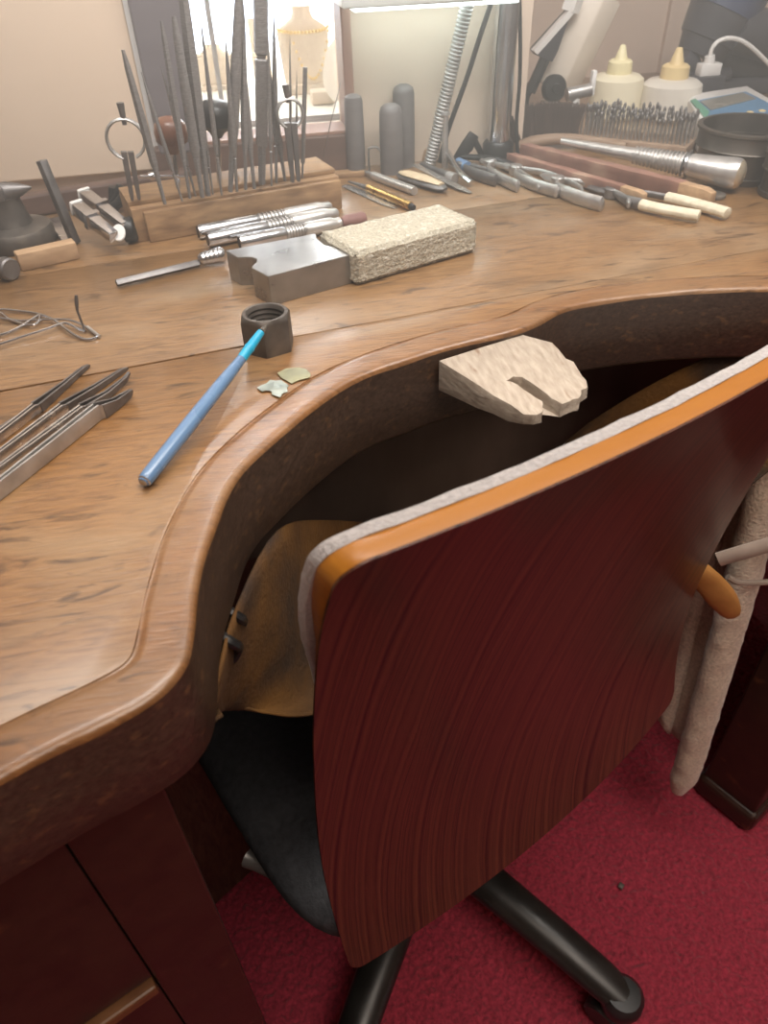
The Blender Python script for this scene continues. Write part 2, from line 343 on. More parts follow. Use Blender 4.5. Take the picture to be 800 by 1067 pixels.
struct('ceiling', MB().box((0.3, -0.4, 2.45), (3.9, 4.1, 0.08)), ceil_m, smooth=False)
struct('wall_left', MB().box((-1.6, -0.4, 1.2), (0.08, 4.1, 2.4)), wall_m, smooth=False)
struct('wall_right', MB().box((2.2, -0.4, 1.2), (0.08, 4.1, 2.4)), wall_r, smooth=False)
struct('wall_front', MB().box((0.3, -2.4, 1.2), (3.9, 0.08, 2.4)), wall_m, smooth=False)
x0, x1 = -0.026, 0.146                                      # display window opening
mb = MB()
mb.box((-0.83, WY + 0.03, 1.2), (1.50, 0.06, 2.4)); mb.box((0.268, WY + 0.03, 1.2), (0.236, 0.06, 2.4))
mb.box(((x0 + x1 - 0.026) / 2 - 0.02, WY + 0.03, 0.49), (0.24, 0.06, 0.98)); mb.box((0.04, WY + 0.03, 2.05), (0.28, 0.06, 0.7))
struct('wall_back', mb, wall_m, smooth=False)
mb = MB(); mb.box((0.356, 1.25, 1.2), (0.06, 0.42, 2.4)); mb.box((1.28, 1.5, 1.2), (1.92, 0.08, 2.4)); mb.box((0.82, 1.455, 1.2), (0.012, 0.01, 2.4))
struct('wall_recess', mb, wall_r, smooth=False)
struct('trim_1', MB().box((-0.055, WY + 0.005, 1.36), (0.056, 0.07, 0.74)), post_m, smooth=False, bevel=0.003)     # dark window post
struct('trim_2', MB().box((0.153, WY + 0.005, 1.36), (0.012, 0.05, 0.74)), frame_w, smooth=False, bevel=0.002)
struct('trim_3', MB().box((0.028, WY - 0.004, 0.974), (0.236, 0.05, 0.046)), sill_m, smooth=False, bevel=0.003)      # dark sill
struct('trim_4', MB().box((0.05, WY - 0.002, 0.9985), (0.20, 0.05, 0.003)), frame_w, smooth=False)
d = math.atan2(0.106, 0.375)
struct('trim_5', MB().box((-0.35, 0.9, 0.962), (0.62, 0.018, 0.024), d - 0.02), sill_m, smooth=False, bevel=0.003)
mb = MB(); mb.box((-0.35, WY - 0.008, 1.25), (0.52, 0.010, 0.56)); o = struct('trim_6', mb, panel_m, smooth=False, bevel=0.002)   # cream board left of the post
struct('trim_7', MB().box((-0.0865, WY - 0.008, 1.25), (0.006, 0.012, 0.56)), white_pl, smooth=False)
# display window
g = mat('window_glass', (1, 1, 1), (1, 1, 1), (1, 1, 1), 0.03, trans=1, rvar=0)
wn = bpy.data.objects.new('window_1', None); COL.objects.link(wn); wn.location = (0.06, WY + 0.03, 1.0); tag(wn, kind='structure')
obj('pane', MB().box((0.06, WY + 0.04, 1.35), (0.176, 0.003, 0.70)), g, wn, smooth=False)
obj('window_frame', MB().box((0.0, WY + 0.05, 1.35), (0.006, 0.012, 0.70)).box((0.06, WY + 0.05, 1.001), (0.176, 0.014, 0.008)), white_pl, wn, smooth=False)
struct('trim_8', MB().box((-0.09, 1.40, 0.985), (0.80, 0.64, 0.012)), card_m, smooth=False)         # display window floor
struct('shade_hood', MB().box((0.1, 1.40, 1.42), (0.55, 0.60, 0.02)).box((-0.20, 1.40, 1.2), (0.02, 0.60, 0.43)).box((0.31, 1.38, 1.2), (0.02, 0.56, 0.43)), card_m, smooth=False)   # added hood and sides, unseen, to shade the display busts
# ------------------------------------------------------------------ shop display behind the glass
def bust(name, label, u, v, Y, s, cardm):
    p = atY(u, v, Y); b = thing(name, label, 'display stand', (p.x, Y, 0.991), 'jewellery display stands')
    h = p.z - 0.991
    def ring(z, w, dpt, yo=0): return [Vector((p.x + w * math.cos(a), Y + yo + dpt * math.sin(a), z)) for a in (k * 2 * PI / 20 for k in range(20))]
    z0 = 0.991
    obj('torso', MB().loft([ring(z0 + h * q, s * a, s * e, s * y) for q, a, e, y in ((0.12, .62, .10, .10), (0.3, .66, .12, .08), (0.55, .72, .18, .02), (0.7, .74, .26, 0), (0.76, .70, .28, 0), (0.82, .50, .26, 0), (0.87, .32, .22, 0), (0.94, .26, .2, 0), (1.0, .27, .2, 0))]), cardm, b)
    obj('foot', MB().box((p.x, Y + 0.012 * s * 10, z0 + h * 0.06), (s * 1.1, s * 0.7, h * 0.12)), cardm, b, smooth=False, bevel=0.002)
    return b, p, h
bR, pR, hR = bust('necklace_bust', 'linen display bust wearing pearls behind the window, right of the files', 313, 6, 1.28, 0.052, bust_m)
bL, pL, hL = bust('necklace_bust', 'small bare linen display bust behind the left window pane', 220, 46, 1.36, 0.048, bust_m)
nk = thing('pearl_necklace', 'double strand of golden pearls around the display bust', 'necklace', (pR.x, 1.26, 1.0))
mb = MB()
for ph in range(22):
    a = PI + PI * ph / 21; mb.sphere((pR.x + 0.037 * math.cos(a), 1.28 + 0.0195 * math.sin(a) - 0.001, 0.991 + hR * 0.765 + 0.004 * math.sin(a)), 0.0025, 8, 6)
for ph in range(18):
    t = ph / 17; mb.sphere((pR.x - 0.020 + 0.056 * t, 1.262 + 0.004 * math.sin(t * PI * 2), 0.991 + hR * 0.73 - 0.06 * math.sin(PI * t) ** 0.9 * (1 if t > .5 else 1)), 0.0021, 8, 6)
obj('pearl_strand', mb, pearl_m, nk)
mb = MB(); pc = smoothline([(0.155, 1.16, 1.0), (0.145, 1.18, 1.02), (0.155, 1.20, 1.055), (0.18, 1.22, 1.075)], 5)
tag(obj('display_card', MB().grid([[v, v + Vector((0.06, 0.0, -0.0))] for v in pc]), card_m, solid=0.002), 'curved white display card at the right window edge', 'card')
tag(obj('display_box', MB().box((0.145, 1.2, 1.0), (0.034, 0.03, 0.016)), bust_m, bevel=0.002), 'low linen box at the foot of the pearl bust', 'box')
pB = atY(272, 42, 1.34)
tag(obj('display_board', MB().box((pB.x, 1.40, 1.035), (0.03, 0.006, 0.088)), bust_m, bevel=0.001), 'narrow upright linen display board between the two busts', 'display stand')
sb = thing('street_building', 'pale blue building front across the street through the window', 'building', (-0.4, 7.5, 0))
obj('wall', MB().box((-0.5, 8, 0.9), (2.6, 1.0, 1.2)), build_m, sb, smooth=False)
obj('awning', MB().box((-0.2, 7.42, 1.45), (0.5, 0.3, 0.1), 0), awn_m, sb, smooth=False)

# ------------------------------------------------------------------ the bench
bench = thing('jewellers_workbench', 'old worn wooden workbench with a scooped front and dark pedestals', 'workbench', (0.2, 0.7, 0))
edge_px = [(0, 810), (100, 760), (160, 725), (190, 690), (200, 650), (207, 600), (225, 540), (260, 480), (340, 412), (392, 385), (470, 359), (546, 341), (600, 317), (700, 303), (800, 299)]
edge = [Vector((-0.62, -0.03, HD)), Vector((-0.3, 0.111, HD))] + [at(*p) for p in edge_px] + [Vector(p + (HD,)) for p in ((.50, .515), (.56, .475), (.60, .44), (.64, .435), (.80, .49), (1.4, .76))]
edge = smoothline(edge, 10)
def inset(line, d):
    out = []
    for i, p in enumerate(line):
        t = (line[min(i + 1, len(line) - 1)] - line[max(i - 1, 0)]).normalized()
        out.append(p + Vector((-t.y, t.x, 0)) * d)
    for _ in range(int(d * 400)):                                   # relax the tight corners
        out = [out[0]] + [(out[i - 1] + out[i] * 2 + out[i + 1]) / 4 for i in range(1, len(out) - 1)] + [out[-1]]
    return out
def crackY(x): return 0.542 + 0.1436 * (x + 0.011)
RW = 0.026
inn = inset(edge, RW)
W = [(p.x, min(p.y, crackY(p.x) - 0.004)) for p in inn]
gap = lambda x: 0.0014 if x < 0.02 else 0.0004
cut = [(1.4, crackY(1.4) + .35)] + [(x, crackY(x) - gap(x)) for x in (0.9, 0.6, 0.4, 0.2, 0.05, 0.0, -0.1, -0.3, -0.62)]
obj('plank', MB().prism(W + [(1.4, 1.0)] + cut[1:], HD - 0.03, HD), desk_m, bench, bevel=0.0012)
s2 = lambda x: 0.775 + 0.1436 * x
obj('plank', MB().prism([(x, crackY(x) + gap(x)) for x in (-0.62, -0.3, -0.1, 0.0, 0.05, 0.2, 0.4, 0.6, 0.9, 1.4)] + [(x, s2(x) - 0.0003) for x in (1.4, 0.5, -0.62)], HD - 0.03, HD), desk2_m, bench, bevel=0.0008)
obj('plank', MB().prism([(-0.62, s2(-0.62) + 0.0003), (1.4, s2(1.4) + 0.0003), (1.4, 1.46), (0.386, 1.46), (0.386, WY), (-0.62, WY)], HD - 0.03, HD), desk2_m, bench, bevel=0.0008)
def sweep(line, prof, wob=0):
    rows = []
    insets = [inset(line, d) if d > 0.004 else [p + Vector((0, 0, 0)) for p in line] for d, z in prof]
    for k, (d, z) in enumerate(prof):
        row = []
        for i, p in enumerate(insets[k]):
            q = p.copy()
            if 0 < d <= 0.004:
                t = (line[min(i + 1, len(line) - 1)] - line[max(i - 1, 0)]).normalized(); q = p + Vector((-t.y, t.x, 0)) * d
            q.z = HD + z
            if wob:
                q += Vector((0, 0, 1)) * wob * 0.7 * noise.noise(p * 32 + Vector((0, 0, k * 0.15))) + Vector((noise.noise(p * 26 + Vector((3, 0, 0))), noise.noise(p * 26 + Vector((0, 7, 0))), 0)) * wob
            row.append(q)
        rows.append(row)
    return MB().grid(rows)
obj('edge_band', sweep(edge, [(RW + 0.001, -0.006), (RW, -0.0006), (RW - 0.0012, -0.0012), (RW - 0.003, 0.0002), (RW - 0.006, 0.0001), (0.014, -0.0003), (0.006, -0.0005), (0.0032, -0.0009), (0.0014, -0.0018), (0.0004, -0.0032), (0, -0.0055)], 0.0013), rim_m, bench, ang=70)
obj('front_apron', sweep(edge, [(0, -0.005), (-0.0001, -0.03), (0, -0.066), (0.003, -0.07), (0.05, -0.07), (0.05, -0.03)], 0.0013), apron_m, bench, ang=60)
ax24 = math.radians(24); E1 = Vector((math.cos(ax24), math.sin(ax24), 0)); E2 = Vector((-math.sin(ax24), math.cos(ax24), 0))
# left pedestal
F = Vector((-0.084, 0.222, 0)); R24 = Matrix.Rotation(ax24, 3, 'Z')
def pbox(a, b, z0, z1, f=F): c = f + E1 * (a[0] + b[0]) / 2 + E2 * (a[1] + b[1]) / 2; return MB().box((c.x, c.y, (z0 + z1) / 2), (abs(b[0] - a[0]), abs(b[1] - a[1]), z1 - z0), ax24)
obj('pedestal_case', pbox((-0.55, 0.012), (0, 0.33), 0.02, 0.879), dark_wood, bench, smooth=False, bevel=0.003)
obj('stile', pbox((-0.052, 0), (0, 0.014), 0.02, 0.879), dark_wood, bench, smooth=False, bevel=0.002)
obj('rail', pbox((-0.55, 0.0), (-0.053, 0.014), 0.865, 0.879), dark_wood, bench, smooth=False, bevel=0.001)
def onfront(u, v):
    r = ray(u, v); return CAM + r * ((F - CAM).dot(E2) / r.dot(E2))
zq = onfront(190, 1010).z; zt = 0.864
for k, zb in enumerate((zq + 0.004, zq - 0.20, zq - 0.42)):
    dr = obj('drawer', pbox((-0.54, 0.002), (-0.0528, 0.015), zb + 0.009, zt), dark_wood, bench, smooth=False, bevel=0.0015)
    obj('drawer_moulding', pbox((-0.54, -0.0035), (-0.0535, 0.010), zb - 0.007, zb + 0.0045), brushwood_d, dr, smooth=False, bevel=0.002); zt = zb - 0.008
for i_, (u, v) in enumerate(((244, 648), (239, 676))):
    q = at(u, v, 0.868); q1 = q + Vector((0.004, 0.01, -0.012))
    obj('hook', MB().tube(smoothline([q + Vector((-0.006, 0.006, 0.010)), q + Vector((0.003, 0, 0.004)), q1, q1 + Vector((-0.006, 0, -0.010)), q1 + Vector((-0.012, 0.004, -0.006))], 5), 0.0035, 8), black_pl, bench)
# rear leg post of the left pedestal
lp = Vector((-0.135, 0.577, 0)); aL = math.atan2(0.028, 0.042)
obj('rear_leg', MB().box((lp.x - 0.5 * 0.16 * math.cos(aL) - 0.03 * math.sin(aL) * -1 - 0.03, lp.y - 0.08 * math.sin(aL) + 0.03, 0.44), (0.16, 0.06, 0.878), aL), leg_wood, bench, smooth=False, bevel=0.003)
# right pedestal
G = Vector((0.678, 0.462, 0)); d2 = math.radians(27)
def rbox(a, b, z0, z1):
    e1 = Vector((math.cos(d2), math.sin(d2), 0)); e2 = Vector((-math.sin(d2) , math.cos(d2), 0)); c = G + e1 * (a[0] + b[0]) / 2 + e2 * (a[1] + b[1]) / 2
    return MB().box((c.x, c.y, (z0 + z1) / 2), (abs(b[0] - a[0]), abs(b[1] - a[1]), z1 - z0), d2)
obj('pedestal_case', rbox((0.006, 0.006), (0.5, 0.098), 0.0, 0.879), dark_wood, bench, smooth=False, bevel=0.004)
obj('plinth', rbox((-0.003, -0.003), (0.505, 0.105), 0.0, 0.05), dark_wood, bench, smooth=False, bevel=0.012, seg=3)
obj('back_panel', MB().box((0.25, 0.93, 0.46), (1.6, 0.02, 0.84), 0.15), under_wood, bench, smooth=False)
obj('under_rail', MB().box((0.24, 0.665, 0.775), (0.86, 0.03, 0.205), 0.2), under_wood, bench, smooth=False, bevel=0.003)
# bench pin
pz = 0.943
pin_px = [(459, 377), (503, 363), (546, 350), (575, 357), (598, 373), (613, 388), (614, 397), (605, 403), (603, 411), (588, 417), (571, 408), (545, 391), (536, 391), (527, 395), (545, 404), (565, 415), (568, 423), (558, 428), (547, 427), (500, 402)]
pp = [at(u, v, pz) for u, v in pin_px]
base_mid = (pp[0] + pp[2]) / 2; outd = Vector((0.316, -0.949, 0))
top = lambda x, y: pz - 0.004 * max(0, ((Vector((x, y, pz)) - base_mid).dot(outd) - 0.05) / 0.05)
bot = lambda x, y: pz - 0.026 + 0.014 * max(0, min(1, (Vector((x, y, pz)) - base_mid).dot(outd) / 0.1))
pn = MB(); n = len(pp)
cA = [(p - outd * 0.002 if i < 3 else p) for i, p in enumerate(pp)]
pn.prism([(p.x, p.y) for p in cA], bot, top)
bmesh.ops.triangulate(pn.bm, faces=[f for f in pn.bm.faces if len(f.verts) > 4])
bmesh.ops.subdivide_edges(pn.bm, edges=pn.bm.edges, cuts=2, use_grid_fill=True)
fa = at(547, 377, pz); fb = at(606, 404, pz); fd = (fb - fa).normalized(); fn = Vector((-fd.y, fd.x, 0)); fn = fn if fn.dot(at(600, 372, pz) - fa) > 0 else -fn
for v in pn.bm.verts:
    q_ = v.co - fa; along = q_.dot(fd); side = q_.dot(fn)
    if along > 0 and v.co.z > pz - 0.012 and side > 0: v.co.z -= min(0.005, side * 0.28 * min(1, along / 0.02))          # worn slanting facet on the right prong
for v in pn.bm.verts:
    k = (v.co - base_mid).dot(outd)
    if k > 0.045: v.co += noise.noise_vector(v.co * 90) * 0.0022
tag(obj('bench_pin', pn, pinwood, bevel=0.0015), 'pale notched wooden bench pin jutting from the bench edge', 'bench pin')

# ------------------------------------------------------------------ bench skin
def lerp(a, b, t): return a + (b - a) * t
E_px = [(215, 752), (228, 705), (246, 640), (290, 556), (340, 508), (424, 453), (501, 423), (580, 396), (640, 381), (740, 372), (800, 370)]
Ez = [(.878, 0), (.878, 0), (.878, 0), (.874, .004), (.80, .05), (.70, .09), (.665, .095), (.69, .07), (.79, .03), (.872, .004), (.872, 0)]
Es = smoothline([at(u, v, 0.878) + Vector((0, dy, z - 0.878)) for (u, v), (z, dy) in zip(E_px, Ez)] + [Vector((0.50, 0.53, 0.865)), Vector((0.535, 0.50, 0.855))], 6)
Es = [p + Vector((0, 0.004, 0)) for p in Es]
Hs = smoothline([Vector((-0.052, 0.262, 0.862)), Vector((-0.066, 0.325, 0.795)), Vector((-0.035, 0.335, 0.752)), Vector((0.001, 0.347, 0.725)), Vector((0.11, 0.39, 0.68)), Vector((0.25, 0.45, 0.655)), Vector((0.38, 0.50, 0.65)), Vector((0.44, 0.52, 0.68)), Vector((0.48, 0.515, 0.74)), Vector((0.53, 0.495, 0.84))], 7)
rows = []
NT = 22; NS = 60
def samp(L_, s): x = s * (len(L_) - 1); i = min(int(x), len(L_) - 2); return lerp(L_[i], L_[i + 1], x - i)
for j in range(NT + 1):
    t = j / NT; row = []
    for i in range(NS + 1):
        s = i / NS; h = samp(Hs, s); e = samp(Es, s); tt = t
        p = Vector((lerp(h.x, e.x, t), lerp(h.y, e.y, t), lerp(h.z, e.z, t ** 2.0)))
        p.z -= 0.035 * math.sin(PI * t) * math.sin(PI * s)
        fo = math.sin(s * 62 + 7 * t) * math.sin(PI * min(1, t * 1.2)) * max(0, 1 - s * 1.3); p += Vector((-0.6, -0.5, 0.6)) * 0.008 * (abs(fo) ** 0.6)
        p += noise.noise_vector(p * 14) * 0.006 * math.sin(PI * min(1, t + 0.15))
        row.append(p)
    rows.append(row)
tag(obj('bench_skin', MB().grid(rows), suede, solid=0.002, ang=180), 'tan suede bench skin hanging under the scooped edge', 'leather apron')

# ------------------------------------------------------------------ office chair
Lx = Vector((.909, .418, 0)); Fx = Vector((-.418, .909, 0)); P0 = Vector((-0.004, 0.253, 0))
ctr = Vector((0.142, 0.528, 0))
chair = thing('office_chair', 'office chair with mahogany veneer back shell, grey pad and black seat', 'chair', ctr)
prof = [(-0.052, 1.02), (-0.036, 0.985), (-0.021, 0.938), (0.0, 0.842), (0.016, 0.73), (0.024, 0.64), (0.023, 0.573), (0.014, 0.50), (0.0, 0.45), (-0.008, 0.43)]
def fprof(z):
    for (f0, z0), (f1, z1) in zip(prof, prof[1:]):
        if z >= z1: t = (z - z1) / (z0 - z1); return f1 + (f0 - f1) * t
    return prof[-1][0]
fs = {}
def fsm(z): return sum(fprof(z + d_) for d_ in (-0.03, -0.015, 0, 0.015, 0.03)) / 5
WID = 0.478
def shellP(u, z, off=0):
    c = -0.020 * (1 - (2 * u - 1) ** 2)
    return P0 + Lx * (u * WID) + Fx * (fsm(z) + c + off) + Vector((0, 0, z))
# rounded outline in (u,z)
def rrect(z0, z1, r, ext=0, rb=None, n=8):
    pts = []; w_ = WID; rb = rb or r
    for cx, cz, a0, rr in ((w_ - rb, z0 + rb, -PI / 2, rb), (w_ - r, z1 - r, 0, r), (r, z1 - r, PI / 2, r), (rb, z0 + rb, PI, rb)):
        for k in range(n + 1):
            a = a0 + PI / 2 * k / n; pts.append(((cx + (rr + ext) * math.cos(a)) / w_, cz + (rr + ext) * math.sin(a)))
    return pts
ZB, ZT = 0.447, 1.016
def zlift(u): return 0.018 * max(0, u) ** 1.0
def panel(off0, off1, ext, r=0.016, z0=ZB, z1=ZT):
    # grid fill: columns across u with clipped z span
    mb_ = MB(); NU, NZ = 64, 48; F0 = []; F1 = []
    for i in range(NU + 1):
        s = (1 - math.cos(PI * i / NU)) / 2; x = -ext + s * (WID + 2 * ext); e_ = min(x + ext, WID + ext - x); rr = r + ext
        cutz = rr - math.sqrt(max(0, rr * rr - (rr - min(e_, rr)) ** 2)); rl = 0.013 + ext if x < WID / 2 else rr; cutb = rl - math.sqrt(max(0, rl * rl - (rl - min(e_, rl)) ** 2))
        za = z0 - ext + cutb + zlift(x / WID); zb_ = z1 + ext - cutz + 0.5 * 0
        F0.append([shellP(x / WID, za + (zb_ - za) * j / NZ, off0) for j in range(NZ + 1)]); F1.append([shellP(x / WID, za + (zb_ - za) * j / NZ, off1) for j in range(NZ + 1)])
    def add(rows): return [[mb_.bm.verts.new(p) for p in row] for row in rows]
    A = add(F0); B = add(F1); f = mb_.bm.faces.new
    for i in range(NU):
        for j in range(NZ):
            f((A[i][j], A[i][j + 1], A[i + 1][j + 1], A[i + 1][j])); f((B[i][j], B[i + 1][j], B[i + 1][j + 1], B[i][j + 1]))
    for i in range(NU):
        f((A[i][0], A[i + 1][0], B[i + 1][0], B[i][0])); f((A[i][NZ], B[i][NZ], B[i + 1][NZ], A[i + 1][NZ]))
    for j in range(NZ):
        f((A[0][j], B[0][j], B[0][j + 1], A[0][j + 1])); f((A[NU][j], A[NU][j + 1], B[NU][j + 1], B[NU][j]))
    return mb_
def shell_uv(o):
    me = o.data; uv = me.uv_layers.new(name='UV'); base = wloc(o.parent)
    for lp_ in me.loops:
        p = me.vertices[lp_.vertex_index].co + base - P0; uv.data[lp_.index].uv = (p.dot(Lx) / WID, p.z)
def narrow(mb_, amt):
    for v in mb_.bm.verts:
        x_ = (v.co - P0).dot(Lx); k_ = max(0, min(1, (1.0 - v.co.z) / 0.10)); k_ = k_ * k_ * (3 - 2 * k_); v.co -= Lx * ((2 * x_ / WID - 1) * amt * k_)
    return mb_
sh = obj('back_shell', panel(-0.0015, 0.0, 0.0), shell_m, chair, ang=50); shell_uv(sh)
obj('ply_edge', narrow(panel(0.0, 0.0125, 0.0), 0.0085), ply_m, chair, ang=50, bevel=0.001)
pad = panel(0.0125, 0.0200, 0.0005)
for v in pad.bm.verts:
    x_ = (v.co - P0).dot(Lx); k_ = max(0, min(1, (0.97 - v.co.z) / 0.14)); k_ = k_ * k_ * (3 - 2 * k_); v.co -= Lx * ((2 * x_ / WID - 1) * 0.016 * k_)
pad.jitter(0.0009, 60)
obj('back_pad', pad, grey_fab, chair, ang=60, bevel=0.004, seg=3)
# seat
def seatring(z, ext, NN=48):
    pts = []
    for k in range(NN):
        a = 2 * PI * k / NN; ca, sa = math.cos(a), math.sin(a); e = 0.42
        x = 0.222 + (0.245 + ext) * math.copysign(abs(ca) ** e, ca); y = 0.214 + (0.222 + ext) * math.copysign(abs(sa) ** e, sa)
        pts.append(P0 + Lx * x + Fx * y + Vector((0, 0, z)))
    return pts
obj('seat', MB().loft([seatring(0.438, -0.02), seatring(0.446, -0.004), seatring(0.456, 0), seatring(0.466, -0.006), seatring(0.474, -0.02), seatring(0.478, -0.05), seatring(0.476, -0.14)]), leather, chair, ang=70)
obj('seat_pan', MB().loft([seatring(0.420, -0.10), seatring(0.428, -0.03), seatring(0.436, -0.012), seatring(0.44, -0.02)]), black_pl, chair, ang=40)
obj('column', MB().cyl(ctr + Vector((0, 0, 0.10)), ctr + Vector((0, 0, 0.39)), 0.028), black_pl, chair)
obj('hub', MB().lathe([(0.03, 0.06), (0.055, 0.065), (0.06, 0.10), (0.045, 0.13), (0.03, 0.14)], ctr), leg_paint, chair)
a0 = math.atan2(-0.786, 0.618)
for k in range(5):
    a = a0 - k * 2 * PI / 5; dd = Vector((math.cos(a), math.sin(a), 0)); nn = Vector((-dd.y, dd.x, 0)); z_ = Vector((0, 0, 1))
    pts = [ctr + dd * 0.03 + z_ * 0.098, ctr + dd * 0.12 + z_ * 0.098, ctr + dd * 0.23 + z_ * 0.090, ctr + dd * 0.30 + z_ * 0.080, ctr + dd * 0.335 + z_ * 0.072]
    lg = obj('leg', MB().tube(pts, [0.031, 0.030, 0.0275, 0.026, 0.024], 18, True, 0.72), leg_paint, chair)
    e = ctr + dd * 0.333
    obj('leg_cap', MB().lathe([(0.012, 0.052), (0.027, 0.054), (0.029, 0.066), (0.028, 0.08), (0.022, 0.087), (0, 0.089)], (e.x, e.y, 0)), black_pl, lg)
    cs = obj('caster', MB().lathe([(0.008, -0.011), (0.022, -0.011), (0.025, -0.008), (0.025, 0.008), (0.022, 0.011), (0.008, 0.011)], e + nn * 0.016 - dd * 0.012 + Vector((0, 0, 0.026)), nn, 24).lathe([(0.008, -0.011), (0.022, -0.011), (0.025, -0.008), (0.025, 0.008), (0.022, 0.011), (0.008, 0.011)], e - nn * 0.016 - dd * 0.012 + Vector((0, 0, 0.026)), nn, 24).cyl(e - nn * 0.02 - dd * 0.012 + z_ * 0.026, e + nn * 0.02 - dd * 0.012 + z_ * 0.026, 0.006).cyl(e + z_ * 0.03, e + z_ * 0.07, 0.007), black_pl, lg)
lv = [at(259, 893, 0.40), at(268, 899, 0.40), at(292, 912, 0.405)]
obj('lever', MB().tube([lv[0], lv[1], lv[2]], [0.012, 0.009, 0.008], 12), alu, chair)

# ------------------------------------------------------------------ towel, strap, cable
tw = smoothline([atY(706, 824, .50) , atY(716, 800, .503), atY(735, 738, .51), atY(760, 650, .522), atY(785, 560, .53), atY(808, 470, .54), Vector((0.53, 0.55, 0.83))], 8)
mb = MB(); rr = [0.010 + 0.012 * min(1, i / 6) for i in range(len(tw))]
mb.tube(tw, rr, 18, True, 0.8); bmesh.ops.subdivide_edges(mb.bm, edges=mb.bm.edges, cuts=1, use_grid_fill=True)
mb.jitter(0.0022, 45)
t1 = thing('towel', 'beige terry towel hanging rolled beside the right pedestal', 'towel', tw[0])
obj('rolled_edge', mb, towel_m, t1, ang=180)
rows = []
for i in range(25):
    s = i / 24; a = lerp(atY(722, 765, .53), atY(812, 470, .56), s); b = lerp(atY(688, 752, .55), atY(740, 520, .60), s)
    rows.append([lerp(a, b, t / 8) + Vector((0, 0.010 * math.sin(t * 1.7 + s), -0.02 * math.sin(t / 8 * PI) * (1 - s))) for t in range(9)])
obj('hanging_fold', MB().grid(rows).jitter(0.002, 40), towel_m, t1, solid=0.005, ang=180)
tag(obj('strap', MB().tube(smoothline([atY(748, 583, .50), atY(775, 575, .492), atY(812, 564, .485), atY(860, 548, .48)], 6), 0.0095, 10, True, 0.35, up=(0, -1, 0.4)), strap_m), 'flat taupe strap crossing in front of the towel', 'strap')
tag(obj('cable', MB().tube(smoothline([atY(758, 601, .50), atY(772, 607, .495), atY(812, 606, .488), atY(860, 604, .48)], 6), 0.0035, 8), strap_m), 'thin brown cable below the taupe strap', 'cable')
mb = MB(); tp_ = smoothline([atY(718, 590, .505), atY(738, 607, .497), atY(752, 624, .491), atY(765, 644, .487)], 6); nt_ = len(tp_)
mb.tube(tp_, [0.017 * math.sqrt(max(0.004, 1 - max(0, (i / (nt_ - 1) - 0.55) / 0.45) ** 2)) for i in range(nt_)], 16, True, 0.4, up=(0, 1, 0.5))
tag(obj('leather_tongue', mb, mat('tan_tip', (0.52, 0.26, 0.075), (0.36, 0.16, 0.04), (20, 20, 20), 0.6, bump=0.3)), 'rounded tan leather tongue poking out behind the chair back', 'leather')
q = at(647, 923, 0.004)
tag(obj('carpet_speck', MB().box((q.x, q.y, 0.003), (0.009, 0.008, 0.006), 0.7), iron, bevel=0.001), 'tiny dark scrap lying on the red carpet', 'scrap')
# ------------------------------------------------------------------ left end of the bench
def ln(p, q): return (Vector(q) - Vector(p)).length
def T(name, label, cat, p, group=None): return thing(name, label, cat, p, group)
A = at(20, 254); zt = atY(20, 194, A.y).z - HD
av = T('bench_anvil', 'small grey iron bench anvil with round foot and pointed horn', 'anvil', A)
obj('foot', MB().lathe([(0.037, 0), (0.039, 0.003), (0.039, 0.015), (0.037, 0.0185), (0.020, 0.0215)], A, n=32), iron, av)
obj('column', MB().lathe([(0.021, 0.0205), (0.0195, 0.026), (0.0155, zt - 0.013), (0.0165, zt - 0.008)], A, n=24), iron, av)
obj('face', MB().box(A + Vector((-0.02, -0.004, zt - 0.003)), (0.052, 0.026, 0.013)), steel_d, av, bevel=0.002)
obj('horn', MB().lathe([(0.010, -0.004), (0.0095, 0.008), (0.006, 0.02), (0.0012, 0.031)], A + Vector((0.0, -0.004, zt - 0.004)), (1, 0.0, 0.10), 16), steel_d, av)
b0 = at(79, 254); b1 = atY(43, 167, b0.y + 0.008)
sq = T('square_bar', 'upright square steel bar with slanted foot plate beside the anvil', 'steel bar', b0)
obj('bar', MB().tube([b0 + Vector((0, 0, 0.001)), b1], 0.0058, 4), steel_d, sq, bevel=0.0006)
f0 = at(56, 229, HD + 0.003); f1 = at(72, 252, HD + 0.003)
obj('foot_plate', MB().box((f0 + f1) / 2, (ln(f0, f1) * 1.0, 0.014, 0.005), math.atan2((f1 - f0).y, (f1 - f0).x)), steel_b, sq, bevel=0.001)
w0 = at(23, 284); w1 = at(84, 270); dw = (w1 - w0).normalized(); nw = Vector((-dw.y, dw.x, 0)); c = (w0 + w1) / 2 + nw * 0.008
tag(obj('wood_block', MB().box((c.x, c.y, HD + 0.0085), (ln(w0, w1), 0.016, 0.017), math.atan2(dw.y, dw.x)).jitter(0.0012, 60), palewood, bevel=0.0015), 'short scuffed pale wood block in front of the anvil', 'wood block')
h0 = at(-40, 268, HD + 0.0105); h1 = at(12, 281, HD + 0.0105); dh = (h1 - h0).normalized(); Lh = ln(h0, h1)
hm = T('hammer', 'round-faced steel hammer head at the left edge of the bench', 'hammer', (h0.x, h0.y, HD))
obj('head', MB().lathe([(0.0085, 0), (0.0085, Lh - 0.018), (0.0075, Lh - 0.016), (0.0075, Lh - 0.012), (0.0105, Lh - 0.010), (0.0105, Lh - 0.0015), (0.009, Lh)], h0, dh, 24), steel_d, hm)
obj('handle', MB().cyl(h0 + dh * 0.012, h0 + dh * 0.012 + Vector((-0.06, -0.1, 0.0)).normalized() * 0.16, 0.007), brushwood, hm)
